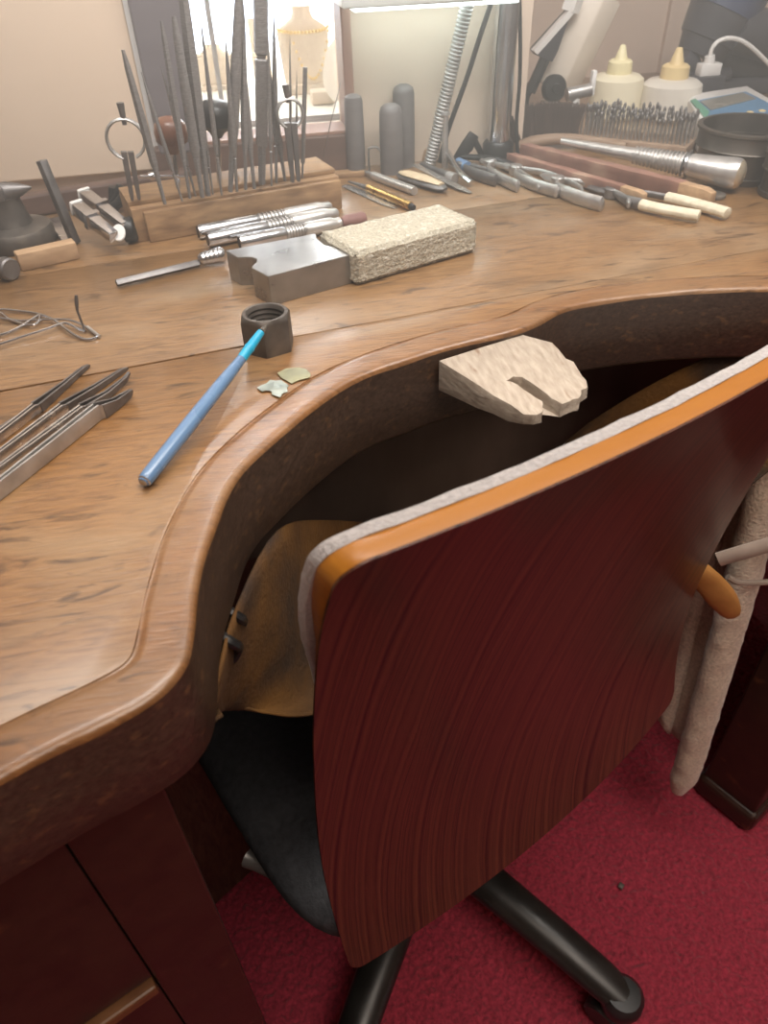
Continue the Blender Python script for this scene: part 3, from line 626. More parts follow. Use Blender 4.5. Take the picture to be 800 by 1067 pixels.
# chrome folding clamp
K = at(131, 254, HD)
cl = T('folding_clamp', 'chrome two-armed folding clamp with black knob beside the file block', 'clamp', K)
kn = K + Vector((-0.002, 0.004, 0.0125))
pv = kn + Vector((-0.008, -0.002, 0.006))
for sgn, (u, v), (u2, v2) in ((1, (88, 203), (131, 236)), (-1, (80, 216), (119, 247))):
    p = at(u, v, HD + 0.034); q_ = at(u2, v2, HD + 0.019); d_ = (q_ - p).normalized(); s_ = d_.cross(Vector((0, 0, 1))).normalized(); up = s_.cross(d_)
    arm = obj('arm', MB().tube([p, lerp(p, q_, 0.4), q_], [0.0092, 0.0088, 0.0072], 4, True, 0.9, up=(up + s_)), chrome, cl, bevel=0.0012)
    obj('end_cap', MB().tube([p - d_ * 0.003, p + d_ * 0.002], 0.0102, 4, True, 0.9, up=(up + s_)), white_pl, arm, bevel=0.0015)
    m_ = lerp(p, q_, 0.42); obj('collar', MB().tube([m_ - d_ * 0.003, m_ + d_ * 0.003], 0.0112, 4, True, 0.9, up=(up + s_)), chrome, arm)
obj('washer', MB().lathe([(0.0, 0.0), (0.0062, 0.0), (0.0068, 0.001), (0.0062, 0.0022), (0.0, 0.0022)], at(124, 243, HD + 0.020), (-0.1, -0.75, 0.65), 20, 1.3), white_pl, cl)
obj('knob', MB().lathe([(0.009, 0), (0.0125, 0.002), (0.0125, 0.011), (0.010, 0.014), (0, 0.0145)], K + Vector((0, 0.004, 0.0125)), (0.8, -0.15, 0.1), 20), black_pl, cl)
dk = at(114, 221); pl = T('pliers', 'dark knobbed tool grips standing behind the chrome clamp', 'pliers', dk)
for (u, v), dy in (((119, 194), 0.004), ((127, 193), 0.0), ((132, 203), -0.006)):
    tpt = atY(u, v, dk.y + dy); p = dk + Vector((0.004, dy, 0.004))
    obj('grip', MB().tube([p, lerp(p, tpt, 0.45), lerp(p, tpt, 0.75), lerp(p, tpt, 0.95), tpt], [0.0062, 0.005, 0.0062, 0.0058, 0.002], 12), black_pl, pl)

# ------------------------------------------------------------------ file block and what stands in it
BZ = HD + 0.038
fl_ = at(154, 254); fr_ = at(358, 217); db = (fr_ - fl_).normalized(); nb = Vector((-db.y, db.x, 0)); Lb = ln(fl_, fr_); ab = math.atan2(db.y, db.x)
DB = 0.078
blk = T('file_block', 'long grooved wooden block holding upright files and dividers', 'tool block', (fl_ + fr_) / 2 + nb * DB / 2)
def onb(a, b, z): return fl_ + db * a + nb * b + Vector((0, 0, z - HD))
c = onb(Lb / 2 - 0.004, DB / 2 + 0.004, HD + 0.0165); obj('base', MB().box(c, (Lb + 0.008, DB - 0.008, 0.033), ab).jitter(0.0006, 30), oldwood, blk, bevel=0.0015)
c = onb(Lb / 2 + 0.001, 0.004, HD + 0.0152); obj('front_rail', MB().box(c, (Lb - 0.004, 0.0085, 0.0304), ab).jitter(0.0006, 30), oldwood, blk, bevel=0.0015)
c = onb(Lb / 2 - 0.004, DB / 2 + 0.009, HD + 0.0355); obj('top_board', MB().box(c, (Lb + 0.008, DB - 0.020, 0.005), ab), oldwood, blk, bevel=0.001)
ordn = 'first second third fourth fifth sixth seventh eighth ninth tenth eleventh twelfth thirteenth fourteenth fifteenth sixteenth seventeenth eighteenth nineteenth twentieth'.split()
FL = [((128, 52), (172, 213), 6, 'flat'), ((147, 75), (190, 210), 3.5, 'thin'), ((168, 22), (198, 207), 5, 'flat'), ((167, 67), (204, 205), 3.5, 'thin'),
      ((181, 17), (211, 206), 7.5, 'half'), ((187, -35), (217, 204), 9, 'flat'), ((204, 75), (222, 203), 3, 'thin'), ((209, 20), (231, 204), 4, 'round'), ((250, -25), (240, 200), 8, 'half'),
      ((235, 41), (247, 200), 5, 'round'), ((252, 0), (256, 198), 5.5, 'flat'), ((246, 10), (265, 197), 6, 'half'), ((271, -45), (273, 192), 12, 'bar'), ((279, 30), (283, 194), 3.5, 'thin'),
      ((285, 12), (288, 191), 4.5, 'round'), ((277, 62), (297, 189), 5.5, 'half'), ((302, 37), (303, 190), 2.2, 'needle'), ((309, 72), (309, 188), 1.8, 'needle'), ((318, 70), (315, 186), 3.4, 'rod')]
LOOK = {'flat': 'grey flat steel file with a slanting blade', 'thin': 'slim pointed grey file', 'half': 'broad tapering half-round file', 'round': 'long pointed round file',
        'bar': 'thick dark square bar file with a waist', 'needle': 'hair-thin needle file', 'rod': 'slim blunt-topped dark rod'}
for i, (tp, bs, wpx, kind) in enumerate(FL):
    b = at(bs[0], bs[1], BZ); t = atY(tp[0], tp[1], b.y + 0.004)
    wd = wpx / 760 * 0.93 * 0.55; dv = (t - b)
    f = T('file', LOOK[kind] + ', ' + ordn[i] + ' from the left in the wooden block', 'file', b, 'files standing in the wooden block')
    L_ = dv.length; P = lambda q: b + dv * q
    mb = MB()
    if kind in ('flat', 'half'): mb.tube([P(0.22), P(0.3), P(0.6), P(0.9), P(1.0)], [wd * 0.6, wd, wd, wd * 0.75, wd * 0.35], 4 if kind == 'flat' else 8, True, 0.45, up=(0.25, 1, 0))
    elif kind == 'bar': mb.tube([P(0.18), P(0.2), P(0.585), P(0.592), P(0.605), P(0.615), P(1.0)], [wd * 0.6, wd, wd, wd * 0.7, wd * 0.7, wd * 1.1, wd * 1.15], 4, True, 0.9, up=(1, 1, 0))
    elif kind == 'rod': mb.tube([P(0.15), P(1.0)], [wd, wd], 8)
    else: mb.tube([P(0.25), P(0.32), P(0.6), P(0.85), P(1.0)], [wd * 0.6, wd, wd * 0.85, wd * 0.5, wd * 0.12], 8)
    obj('blade', mb, file_m, f)
    obj('tang', MB().tube([b + Vector((0, 0, 0.0003)), P(0.24)], [wd * 0.5, wd * 0.62], 6), file_m, f)
def dividers(ring, rp, stub0, stub1, legs, base, label):
    b = at(base[0], base[1], BZ); d_ = T('dividers', label, 'dividers', b, 'spring dividers in the file block')
    Y = b.y; c = atY(ring[0], ring[1], Y); r = rp / 760 * 0.9
    mb = MB(); mb.tube([c + Vector((r * math.cos(a), 0.0, r * math.sin(a))) for a in (-PI / 2 + 0.35 + k * (2 * PI - 0.7) / 20 for k in range(21))], 0.0017, 6, True, 2.0, up=(0, 1, 0))
    obj('bow_spring', mb, steel, d_)
    obj('handle', MB().tube([atY(stub1[0], stub1[1], Y), atY(stub0[0], stub0[1], Y)], [0.0021, 0.0036], 10), steel_d, d_)
    for (u0, u1) in legs:
        p, q_ = atY(*u0, Y), atY(*u1, Y); q_ = Vector((q_.x, q_.y, max(q_.z, BZ + 0.0004)))
        obj('leg', MB().tube([p, lerp(p, q_, 0.2), lerp(p, q_, 0.85), q_], [0.0046, 0.0044, 0.0034, 0.0022], 4, True, 0.8, up=(1, 1, 0)), steel_d, d_)
    return d_, Y
dA, YA = dividers((131, 145), 15, (125, 107), (130, 130), [((129, 158), (138, 209)), ((136, 158), (145, 208))], (141, 210), 'spring dividers with a round bow at the left end of the file block')
obj('adjusting_screw', MB().cyl(atY(146, 184, YA), atY(192, 184, YA), 0.0014, n=8).cyl(atY(156, 184, YA), atY(161, 183, YA), 0.004, n=10), chrome, dA)
dividers((302, 118), 11, (297, 88), (300, 107), [((299, 128), (305, 190)), ((306, 128), (311, 189))], (307, 191), 'smaller dark spring dividers at the right end of the file block')
for nm, (u, v), (ub, vb), r, mt_, lb in (('mushroom_handle', (225, 121), (229, 191), 0.020, black_pl, 'dark rounded mushroom handle standing behind the files'), ('mushroom_handle', (178, 138), (186, 196), 0.017, knob_brown, 'brown glossy mushroom handle behind the left files')):
    b = at(ub, vb, BZ); c = atY(u, v, b.y); h = T(nm, lb, 'tool handle', b, 'mushroom handles in the file block')
    obj('knob', MB().lathe([(0.005, -0.020), (0.008, -0.015), (r * 0.93, -0.008), (r, 0), (r * 0.9, 0.008), (r * 0.6, 0.0135), (0, 0.0155)], c, (c - b), 24), mt_, h)
    obj('shank', MB().cyl(b + Vector((0, 0, 0.0003)), lerp(b, c, 0.8), 0.0028, n=8), chrome, h)
tag(obj('stray_wire', MB().tube([at(333, 180, HD + 0.001), atY(345, 125, 0.955), atY(355, 86, 0.975)], 0.0005, 5), steel_d), 'fine hair-like wire standing beside the window post', 'wire')

# ------------------------------------------------------------------ handpieces, graver, blocks
def handpiece(p0, p1, r, label, grip=None):
    a = at(*p0, HD + r); b = at(*p1, HD + r); d_ = (b - a).normalized(); L_ = ln(a, b)
    h = T('handpiece', label, 'handpiece', (a.x, a.y, HD), 'chrome handpieces beside the file block')
    obj('body', MB().lathe([(r * 0.72, 0.004), (r * 0.8, 0.0), (r * 0.95, 0.0005), (r, 0.003), (r, L_ * 0.42), (r * 0.86, L_ * 0.44)], a, d_, 24), chrome, h)
    pr = []
    for k in range(7): z = L_ * (0.44 + 0.028 * k); pr += [(r * 0.8, z), (r * 0.98, z + 0.0006), (r * 0.98, z + L_ * 0.014), (r * 0.8, z + L_ * 0.0155)]
    obj('knurled_collar', MB().lathe(pr, a, d_, 24), steel, h)
    obj('rear_barrel', MB().lathe([(r * 0.84, L_ * 0.63), (r * 1.0, L_ * 0.65), (r * 1.0, L_ * 0.9), (r * 0.8, L_ * 0.93), (r * 0.8, L_ * 0.98), (r * 0.5, L_)], a, d_, 24), alu, h)
    obj('bore', MB().cyl(a - d_ * 0.0002, a + d_ * 0.003, r * 0.7, n=20), black_pl, h)
    if grip: obj('grip', MB().lathe([(r * 0.7, L_), (r * 0.95, L_ + 0.006), (r * 1.0, L_ + 0.024), (r * 0.8, L_ + 0.027)], a, d_, 20), mat('grip_red', (0.26, 0.13, 0.115), (0.2, 0.1, 0.09), (60, 60, 60), 0.6), h)
    return h
handpiece((206, 242), (345, 215), 0.0075, 'slim chrome handpiece nearest the wooden file block')
handpiece((216, 250), (352, 222), 0.0078, 'middle chrome handpiece with an open slanted barrel')
handpiece((249, 253), (356, 232), 0.0075, 'front chrome handpiece ending in a dull red grip', True)
g0 = at(121, 295, HD + 0.0045); g1 = at(207, 274, HD + 0.0045); g2 = at(236, 267, HD + 0.0065); dg = (g1 - g0).normalized()
gv = T('graver', 'flat steel graver with a ribbed chrome collar beside the steel block', 'graver', (g0.x, g0.y, HD))
obj('blade', MB().tube([g0, g1], [0.0048, 0.0052], 4, True, 0.75, up=(0, 0, 1)), steel_d, gv, bevel=0.0006)
pr = [(0.003, 0), (0.0052, 0.002)]
for k in range(5): pr += [(0.0055 + 0.0003 * k, 0.003 + 0.0042 * k), (0.0062 + 0.0003 * k, 0.0038 + 0.0042 * k), (0.0062 + 0.0003 * k, 0.0062 + 0.0042 * k)]
pr += [(0.005, 0.026)]
obj('collar', MB().lathe(pr, g1 + Vector((0, 0, 0.003)), g2 - g1, 20), chrome, gv)
bh = 0.0265
bp_ = [at(u, v, HD + bh) for u, v in ((235, 261), (247, 268), (256, 267.5), (263, 268), (267, 270), (267, 273), (262.5, 277), (262, 279), (279, 288), (366.5, 265), (361, 260), (338, 255), (330, 248), (329, 243))]
tag(obj('steel_block', MB().prism([(p.x, p.y) for p in bp_][::-1], HD, HD + bh), mat('block_steel', (0.40, 0.385, 0.37), (0.27, 0.26, 0.25), (30, 60, 60), 0.3, 0.85), smooth=False, bevel=0.0008), 'polished steel bench block with a scooped corner beside the pumice brick', 'steel block')
ph_ = 0.031
pq = [at(u, v, HD + ph_) for u, v in ((331, 241.5), (457, 211.5), (499, 229), (369, 264))]
mb = MB(); mb.prism([(p.x, p.y) for p in pq][::-1], HD + 0.0005, HD + ph_); bmesh.ops.bevel(mb.bm, geom=mb.bm.edges[:], offset=0.003, segments=2, affect='EDGES')
bmesh.ops.subdivide_edges(mb.bm, edges=[e for e in mb.bm.edges if e.calc_length() > 0.01], cuts=24, use_grid_fill=True)
for v in mb.bm.verts:
    if v.co.z > HD + 0.003: v.co += noise.noise_vector(v.co * 420) * 0.0008 + noise.noise_vector(v.co * 60) * 0.0008
tag(obj('pumice_brick', mb, pum_m, ang=180), 'rough cream pumice soldering brick beside the steel block', 'brick')

# ------------------------------------------------------------------ foreground small things
nc = at(281, 361); R_ = 0.0208; nh = 0.029
hexr = lambda z, k=1.0, rot=0.35: [nc + Vector((R_ * k * math.cos(a), R_ * k * math.sin(a), z)) for a in (rot + q * PI / 3 for q in range(6))]
def circ(z, r, n=36): return [nc + Vector((r * math.cos(a), r * math.sin(a), z)) for a in (q * 2 * PI / n for q in range(n))]
def hexc(z, cap_):
    out = []
    for q in range(36):
        a = q * 2 * PI / 36; rel = (a - 0.35) % (PI / 3) - PI / 6; rh = R_ * math.cos(PI / 6) / math.cos(rel); out.append(nc + Vector((min(rh, cap_) * math.cos(a), min(rh, cap_) * math.sin(a), z)))
    return out
prf = [hexc(0, 0.0205), hexc(0.0015, 0.0209), hexc(nh - 0.004, 0.0209), hexc(nh - 0.0015, 0.0190), circ(nh, 0.0175), circ(nh, 0.0150), circ(nh - 0.002, 0.0140)]
for k in range(5): prf += [circ(nh - 0.003 - k * 0.004, 0.0136), circ(nh - 0.005 - k * 0.004, 0.0146)]
prf += [circ(0.004, 0.014)]
nut = T('hex_nut', 'dark iron hexagonal nut used as a brush pot', 'nut', nc)
obj('nut_body', MB().loft(prf), iron, nut, ang=35)
q0 = at(149, 503, HD + 0.0047); q1 = at(253, 372, HD + 0.0223); q2 = at(272, 346, HD + 0.0315); q3 = at(278, 339, HD + 0.0285)
br = T('paint_brush', 'blue-handled fine brush leaning on the iron nut', 'brush', (q0.x, q0.y, HD))
obj('handle', MB().tube([q0, lerp(q0, q1, 0.015), lerp(q0, q1, 0.04), lerp(q0, q1, 0.45), lerp(q0, q1, 0.8), q1], [0.0030, 0.0044, 0.0047, 0.0050, 0.0044, 0.0034], 16), bluepaint, br)
obj('handle_end', MB().tube([q0 - (q1 - q0) * 0.004, q0 + (q1 - q0) * 0.012], [0.0022, 0.0044], 14), steel, br)
obj('ferrule', MB().tube([lerp(q0, q1, 0.985), lerp(q1, q2, 0.3), lerp(q1, q2, 0.36), lerp(q1, q2, 0.42), q2], [0.0036, 0.0036, 0.0040, 0.0035, 0.0028], 14), cyanpaint, br)
obj('bristles', MB().tube([q2, lerp(q2, q3, 0.5), q3], [0.0024, 0.0018, 0.0004], 8), iron, br)
Z3 = lambda x, y: (130 + x / 3.81, 310 + y / 3.81)
for lab, m_, pts in (('ragged pale silver foil scrap below the iron nut', foil, [(525, 360), (545, 350), (562, 345), (577, 330), (598, 332), (620, 330), (650, 350), (644, 362), (646, 376), (628, 380), (616, 398), (585, 388), (582, 374), (560, 372), (545, 376)]),
                     ('greenish brass foil scrap right beside the iron nut', foil_g, [(606, 302), (640, 285), (690, 279), (722, 288), (738, 305), (735, 318), (690, 330), (662, 342), (640, 330), (622, 322)])):
    P_ = [at(*Z3(*p), HD + 0.001) for p in pts]
    mb = MB().prism([(p.x, p.y) for p in P_][::-1], HD + 0.0006, HD + 0.0013)
    for v in mb.bm.verts: v.co.z += 0.0008 * (0.5 + noise.noise(v.co * 110))
    tag(obj('foil_scrap', mb, m_, smooth=False), lab, 'foil')
def tweezer(p0, p1, p2, label, hgt=0.007, hook=0.0, ww=0.0032, dark=0):
    a = at(*p0, HD); b = at(*p1, HD); c = at(*p2, HD); t = T('tweezers', label, 'tweezers', a, 'steel tweezers fanned at the left edge')
    d_ = (b - a).normalized(); s_ = Vector((-d_.y, d_.x, 0)); z = Vector((0, 0, 1))
    for sg in (-1, 1):
        mb = MB()
        def rg(p, hh, th, off, z0=0.0004): o = p + s_ * sg * off; return [o + s_ * th + z * z0, o + s_ * th + z * (z0 + hh), o - s_ * th + z * (z0 + hh), o - s_ * th + z * z0]
        e = lerp(b, c, 0.04)
        mb.loft([rg(a, hgt, 0.0006, ww * 0.25), rg(lerp(a, b, 0.6), hgt, 0.0007, ww * 0.5), rg(b, hgt, 0.0008, ww * 0.5), rg(lerp(b, c, 0.05), hgt * 0.9, 0.0008, ww * 1.0)])
        ar = obj('arm', mb, steel_b if not dark else steel, t, bevel=0.0002)
        mb = MB(); mb.loft([rg(lerp(b, c, 0.04), hgt * 0.95, 0.001, ww * 1.0), rg(lerp(b, c, 0.5), hgt * 0.6, 0.0009, ww * 0.55), rg(lerp(b, c, 0.9), hgt * 0.45, 0.0008, ww * 0.28, 0.0004 + hook * 0.4), rg(c, hgt * 0.22, 0.0005, ww * 0.2, 0.0004 + hook)])
        obj('tip', mb, steel_d, ar)
    return t
tweezer((-45, 497), (38, 431), (93, 382), 'steel tweezers with the broadest straight tip, farthest back of the fan')
tweezer((-45, 516), (66, 431), (133, 385), 'steel tweezers with a long thin point, second back in the fan')
tweezer((-45, 531), (87, 432), (137, 397), 'steel tweezers with an upturned tip, second from the front of the fan', hook=0.006)
tweezer((-45, 556), (104, 436), (139, 414), 'thick steel tweezers with a blunt dark hook, nearest in the fan', 0.011, 0.004, 0.0042, 1)
e0 = at(-25, 478); e1 = at(23, 436)
tag(obj('steel_scraper', MB().prism([(p.x, p.y) for p in (at(-30, 468), at(-26, 488), at(22, 443), at(24, 434))], HD + 0.0004, HD + 0.004), steel_d, bevel=0.0005), 'flat dark steel blade end behind the tweezers at the left edge', 'blade')
Z2 = lambda x, y, h=0.0016: at(x / 4.444, 290 + y / 4.444, HD + h)
wr = T('binding_wire', 'tangle of silver binding wire at the left edge of the bench', 'wire', at(40, 340))
for pts in ([(-80, 150), (0, 145), (80, 150), (180, 165), (250, 192), (300, 230), (345, 262), (395, 283), (440, 276), (452, 262), (420, 240), (375, 212), (320, 194), (255, 190), (120, 196), (40, 190), (-60, 175)],
            [(-80, 325), (0, 305), (90, 275), (200, 240), (292, 208), (320, 212), (360, 232), (396, 246)],
            [(-60, 150), (0, 158), (45, 190), (110, 212), (155, 216), (180, 195), (182, 172), (160, 182), (100, 220), (40, 250), (-30, 270)]):
    obj('wire', MB().tube(smoothline([Z2(x, y, 0.0016 + 0.003 * (0.5 + 0.5 * math.sin(x * 0.013 + y * 0.02))) for x, y in pts], 6), 0.0011, 8), chrome, wr)
obj('wire_end', MB().cyl(Z2(405, 225, 0.004), Z2(462, 270, 0.002), 0.0014, n=8), alu, wr)
pk = Z2(394, 246, 0.001); pk1 = atY(360 / 4.444 - 0.5, 290 + 150 / 4.444, pk.y + 0.002); pk2 = atY(352 / 4.444, 290 + 78 / 4.444, pk.y + 0.004)
tag(obj('pick', MB().tube([pk, pk1, lerp(pk1, pk2, 0.5), pk2], [0.0008, 0.0011, 0.0017, 0.0012], 8), steel_d), 'small dark pick standing up out of the wire tangle', 'pick')

# ------------------------------------------------------------------ centre back: pens, knife, rods, lamp
def pen(name, label, cat, secs, group=None):
    p0 = at(*secs[0][0]); t = T(name, label, cat, p0, group); return t
def stick(parent, nm, p0, p1, r0, r1, m_, z=None, n=14, flat=1.0, prof=None):
    z0 = HD + (z if z is not None else max(r0, r1) * flat); a = at(*p0, z0); b = at(*p1, z0)
    return obj(nm, MB().tube([a, b], [r0, r1], n, True, flat, up=(0, 0, 1)), m_, parent)
t = pen('pen', 'brass-barrelled scriber with a dark tip behind the pumice brick', 'scriber', [((362, 188),)]); stick(t, 'tip', (363, 189), (384, 196), 0.0012, 0.003, steel_d, 0.005); stick(t, 'barrel', (384, 196), (428, 215), 0.0048, 0.0048, brass, 0.005); stick(t, 'end_cap', (427, 214.5), (431, 216.5), 0.0042, 0.003, black_pl, 0.005)
t = pen('pen', 'silver pen-shaped scriber behind the brass one', 'scriber', [((384, 180),)]); stick(t, 'tip', (378, 178), (389, 183), 0.001, 0.0045, steel, 0.005); stick(t, 'barrel', (389, 183), (432, 199), 0.005, 0.005, alu, 0.005)
a = at(360, 193, HD + 0.001); b = at(413, 217, HD + 0.001)
tag(obj('steel_rule', MB().tube([a, lerp(a, b, 0.8), b], [0.006, 0.006, 0.002], 4, True, 0.18, up=(0, 0, 1)), steel_b), 'flat steel blade lying under the brass scriber', 'blade')
kf = T('pocket_knife', 'folded pocket knife with a pale wooden scale', 'knife', at(440, 190)); ka = at(416, 182, HD + 0.005); kb = at(464, 197, HD + 0.005)
obj('body', MB().tube([ka, lerp(ka, kb, .1), lerp(ka, kb, .5), lerp(ka, kb, .9), kb], [0.005, 0.009, 0.0105, 0.009, 0.004], 12, True, 0.42, up=(0, 0, 1)), steel_d, kf)
obj('scale', MB().tube([lerp(ka, kb, .03) + Vector((0, 0, .004)), lerp(ka, kb, .15) + Vector((0, 0, .0045)), lerp(ka, kb, .5) + Vector((0, 0, .005)), lerp(ka, kb, .92) + Vector((0, 0, .004))], [0.004, 0.0085, 0.0095, 0.005], 12, True, 0.3, up=(0, 0, 1)), mat('knife_scale', (0.66, 0.53, 0.36), (0.52, 0.4, 0.26), (90, 90, 90), 0.5), kf)
a = at(431, 171, HD + 0.0115); b = at(491, 201, HD + 0.0015)
tag(obj('steel_strip', MB().tube([a, lerp(a, b, 0.85), b], [0.0055, 0.0055, 0.002], 4, True, 0.2, up=(0, 0, 1)), steel_b), 'long thin steel strip lying beside the pocket knife', 'strip')
t = T('steel_rod', 'short grey steel rod beside the steel strip', 'rod', at(455, 178)); stick(t, 'shaft', (439, 172), (468, 184), 0.004, 0.0055, steel_d); stick(t, 'cap', (467, 183.5), (474, 186), 0.006, 0.006, steel)
c = at(356, 183); tag(obj('wood_offcut', MB().box((c.x, c.y - 0.004, HD + 0.003), (0.06, 0.016, 0.006), -0.05), oldwood, bevel=0.001), 'flat brown wood offcut beside the file block end', 'offcut')
c = at(447, 166); tag(obj('wood_wedge', MB().box((c.x, c.y, HD + 0.007), (0.024, 0.018, 0.014), 0.5, taper=0.7), palewood, bevel=0.002), 'small brown wood wedge at the foot of the gooseneck', 'wedge')
RY_ = 0.982
for (u, vt, r, dy, lb) in ((371, 97, 0.0116, 0, 'grey round-topped rod standing nearest the window'), (408, 107, 0.0142, -0.01, 'shortest grey round-topped rod, in front of the taller one'), (421, 87, 0.0135, 0.014, 'tallest grey round-topped rod, behind the short one')):
    Y = RY_ + dy; x = atY(u, 168, Y).x; zt_ = atY(u, vt, Y).z; p = (x, Y, HD)
    tag(obj('grey_rod', MB().lathe([(r, 0), (r * 1.02, (zt_ - HD) * 0.5), (r * 0.98, zt_ - HD - r * 0.7), (r * 0.85, zt_ - HD - r * 0.3), (r * 0.5, zt_ - HD - 0.001), (0, zt_ - HD)], p, n=24), grey_rod), lb, 'rod', 'grey round-topped rods')
hkp = at(385, 184); tag(obj('wire_hook', MB().tube(smoothline([hkp, atY(384, 158, hkp.y), atY(386, 154, hkp.y), atY(392, 153.5, hkp.y), atY(396, 157, hkp.y)], 5), 0.0013, 8), steel_d), 'thin dark bent wire hook between the grey rods', 'hook')
PX = at(518, 160); PX = Vector((atY(519, 150, 0.985).x, 0.985, HD)); ptop = atY(525, -5, 0.985)
lamp = T('bench_lamp', 'bench lamp with chrome post, ribbed gooseneck and white head', 'lamp', PX)
obj('post', MB().cyl(PX + Vector((0, 0, 0.01)), (PX.x, 0.985, 1.15), 0.0142, n=24), chrome, lamp)
obj('post_collar', MB().lathe([(0.020, 0), (0.020, 0.02), (0.017, 0.024)], PX, n=24), black_pl, lamp)
gs = Vector((atY(447, 158, 0.98).x, 0.98, HD)); ge = atY(489, -6, 0.965); L_ = ln(gs, ge); N_ = 46; pr = []
for k in range(N_): z = L_ * k / N_; pr += [(0.0066, z), (0.0082, z + L_ / N_ * 0.35), (0.0082, z + L_ / N_ * 0.65)]
obj('gooseneck', MB().lathe(pr, gs, ge - gs, 14), steel, lamp)
obj('cable', MB().tube(smoothline([Vector((atY(458, 160, 0.985).x, 0.985, HD + 0.003)), atY(467, 135, 0.985), atY(486, 82, 0.985), atY(500, 38, 0.98), atY(514, -4, 0.97)], 6), 0.0031, 8), black_pl, lamp)
obj('cable', MB().tube(smoothline([atY(541, -4, 0.99), atY(542, 50, 0.992), atY(541, 90, 0.992), atY(538, 128, 0.99), Vector((0.372, 0.985, HD + 0.003))], 6), 0.0025, 8), black_pl, lamp)
hz = atY(460, 4, 0.925).z; hx0 = atY(356, 2, 0.925).x; hx1 = atY(557, 3, 0.925).x
hp_ = [(hx0, 0.925), (hx1 - 0.014, 0.925), (hx1, 0.94), (hx1, 1.005), (hx0, 1.005)]
obj('lamp_head', MB().prism(hp_, hz, hz + 0.035), lampwhite, lamp, bevel=0.003)
dfm, nt, bs, N__, L__ = nodes('lamp_glow'); bs.inputs['Base Color'].default_value = (0.9, 0.95, 0.92, 1); bs.inputs['Emission Color'].default_value = (0.85, 1, 0.95, 1); bs.inputs['Emission Strength'].default_value = 6.0
obj('diffuser', MB().box(((hx0 + hx1) / 2, 0.963, hz - 0.002), (hx1 - hx0 - 0.03, 0.055, 0.004)), dfm, lamp, smooth=False)
bb = Vector((atY(464, 155, 0.97).x, 0.97, HD)); bt = atY(463.5, 117, 0.97)
blt = T('steel_pin', 'upright steel pin with a round head beside the gooseneck', 'pin', bb)
obj('shank', MB().cyl(bb, bt - Vector((0, 0, 0.002)), 0.0042, n=12), steel, blt); obj('head', MB().lathe([(0.0058, 0), (0.0064, 0.001), (0.0058, 0.004), (0.003, 0.005)], bt - Vector((0, 0, 0.003)), n=14), steel, blt)
lc = Vector((atY(484, 158, 0.985).x, 0.985, HD)); lo = T('loupe', 'black slanted loupe clip between the pin and the lamp post', 'loupe', lc)
obj('clip', MB().tube([lc + Vector((-0.012, 0, 0.004)), lc + Vector((0.003, 0, 0.020)), lc + Vector((0.012, 0, 0.034))], [0.006, 0.010, 0.008], 6, True, 0.5, up=(0, 1, 0)), black_pl, lo, bevel=0.001)
obj('arm', MB().tube([lc + Vector((0.010, 0, 0.030)), lc + Vector((0.02, 0, 0.014)), lc + Vector((0.026, 0, 0.004))], 0.004, 8), black_pl, lo)

# ------------------------------------------------------------------ pliers
def pliers(joint, end, label, spread=0.02, m_=None, grip=None, r=0.0056, z=0.0):
    a = at(*joint, HD); b = at(*end, HD); L_ = ln(a, b); t = thing('pliers', label, 'pliers', (0, 0, 0), 'pliers lying on the bench'); m_ = m_ or steel
    for sg in (1, -1):
        k_ = 1.16 if sg > 0 else 1.0
        pts = smoothline([Vector((x * L_ * k_, sg * y, 0.0072)) for x, y in ((0.0, 0.001), (0.10, spread * 0.40), (0.28, spread * 0.95), (0.55, spread * 1.1), (0.85, spread * 0.9), (1.0, spread * (0.35 if sg > 0 and not grip else 0.7)))], 5)
        n_ = len(pts); cut = n_ if not grip else int(n_ * 0.56)
        rad = [r * ((0.5 + 0.1 * min(1, i / 8)) if sg > 0 else (0.55 + 0.62 * min(1, max(0, i - 4) / 10))) * (0.6 if i == n_ - 1 else 1) for i in range(n_)]
        hd_ = obj('handle', MB().tube(pts[:cut], [q * 0.62 for q in rad[:cut]], 10, True, 1.75, up=(0, 0, 1)), m_, t)
        if grip: obj('grip', MB().tube(pts[cut - 1:], [r * 1.25] * (n_ - cut + 1), 10, True, 0.85, up=(0, 0, 1)), grip, hd_, bevel=0.0008)
        obj('jaw', MB().tube([Vector((0.0, 0, 0.006)), Vector((-0.012, sg * 0.004, 0.006)), Vector((-0.030, sg * 0.0015, 0.006))], [0.0055, 0.005, 0.0022], 8, True, 0.8, up=(0, 0, 1)), m_, t)
    obj('joint', MB().lathe([(0.0075, 0), (0.0085, 0.001), (0.0085, 0.010), (0.007, 0.0115), (0.003, 0.012)], (0, 0, 0.0002), n=18), m_, t)
    d_ = b - a; place(t, (a.x, a.y, HD + z), math.atan2(d_.y, d_.x)); return t
pliers((482, 178), (521, 194), 'pliers with a blue-taped handle left of the pliers row', 0.009, steel_d, None)
t = [o for o in bpy.data.objects if o.name.startswith('pliers')][-1]
bl_ = obj('tape', MB().tube([Vector((0.040, 0.0085, 0.006)), Vector((0.062, 0.0072, 0.006))], 0.0068, 10), bluepaint); bl_.parent = t; bl_.location = (0, 0, 0)
for v in bl_.data.vertices: pass
pliers((510, 176), (548, 200), 'small steel pliers with curled handles behind the blue tape', 0.015)
pliers((537, 182), (591, 205), 'steel pliers with broad bowed handles, below the leather stick', 0.019)
pliers((580, 194), (638, 218), 'steel pliers with the widest flattened handle, beside the ivory-gripped pair', 0.021, None, None, 0.0066)
pliers((636, 206), (733, 229), 'pliers with cracked ivory grips at the right front of the tools', 0.018, steel_d, ivory, 0.0055)
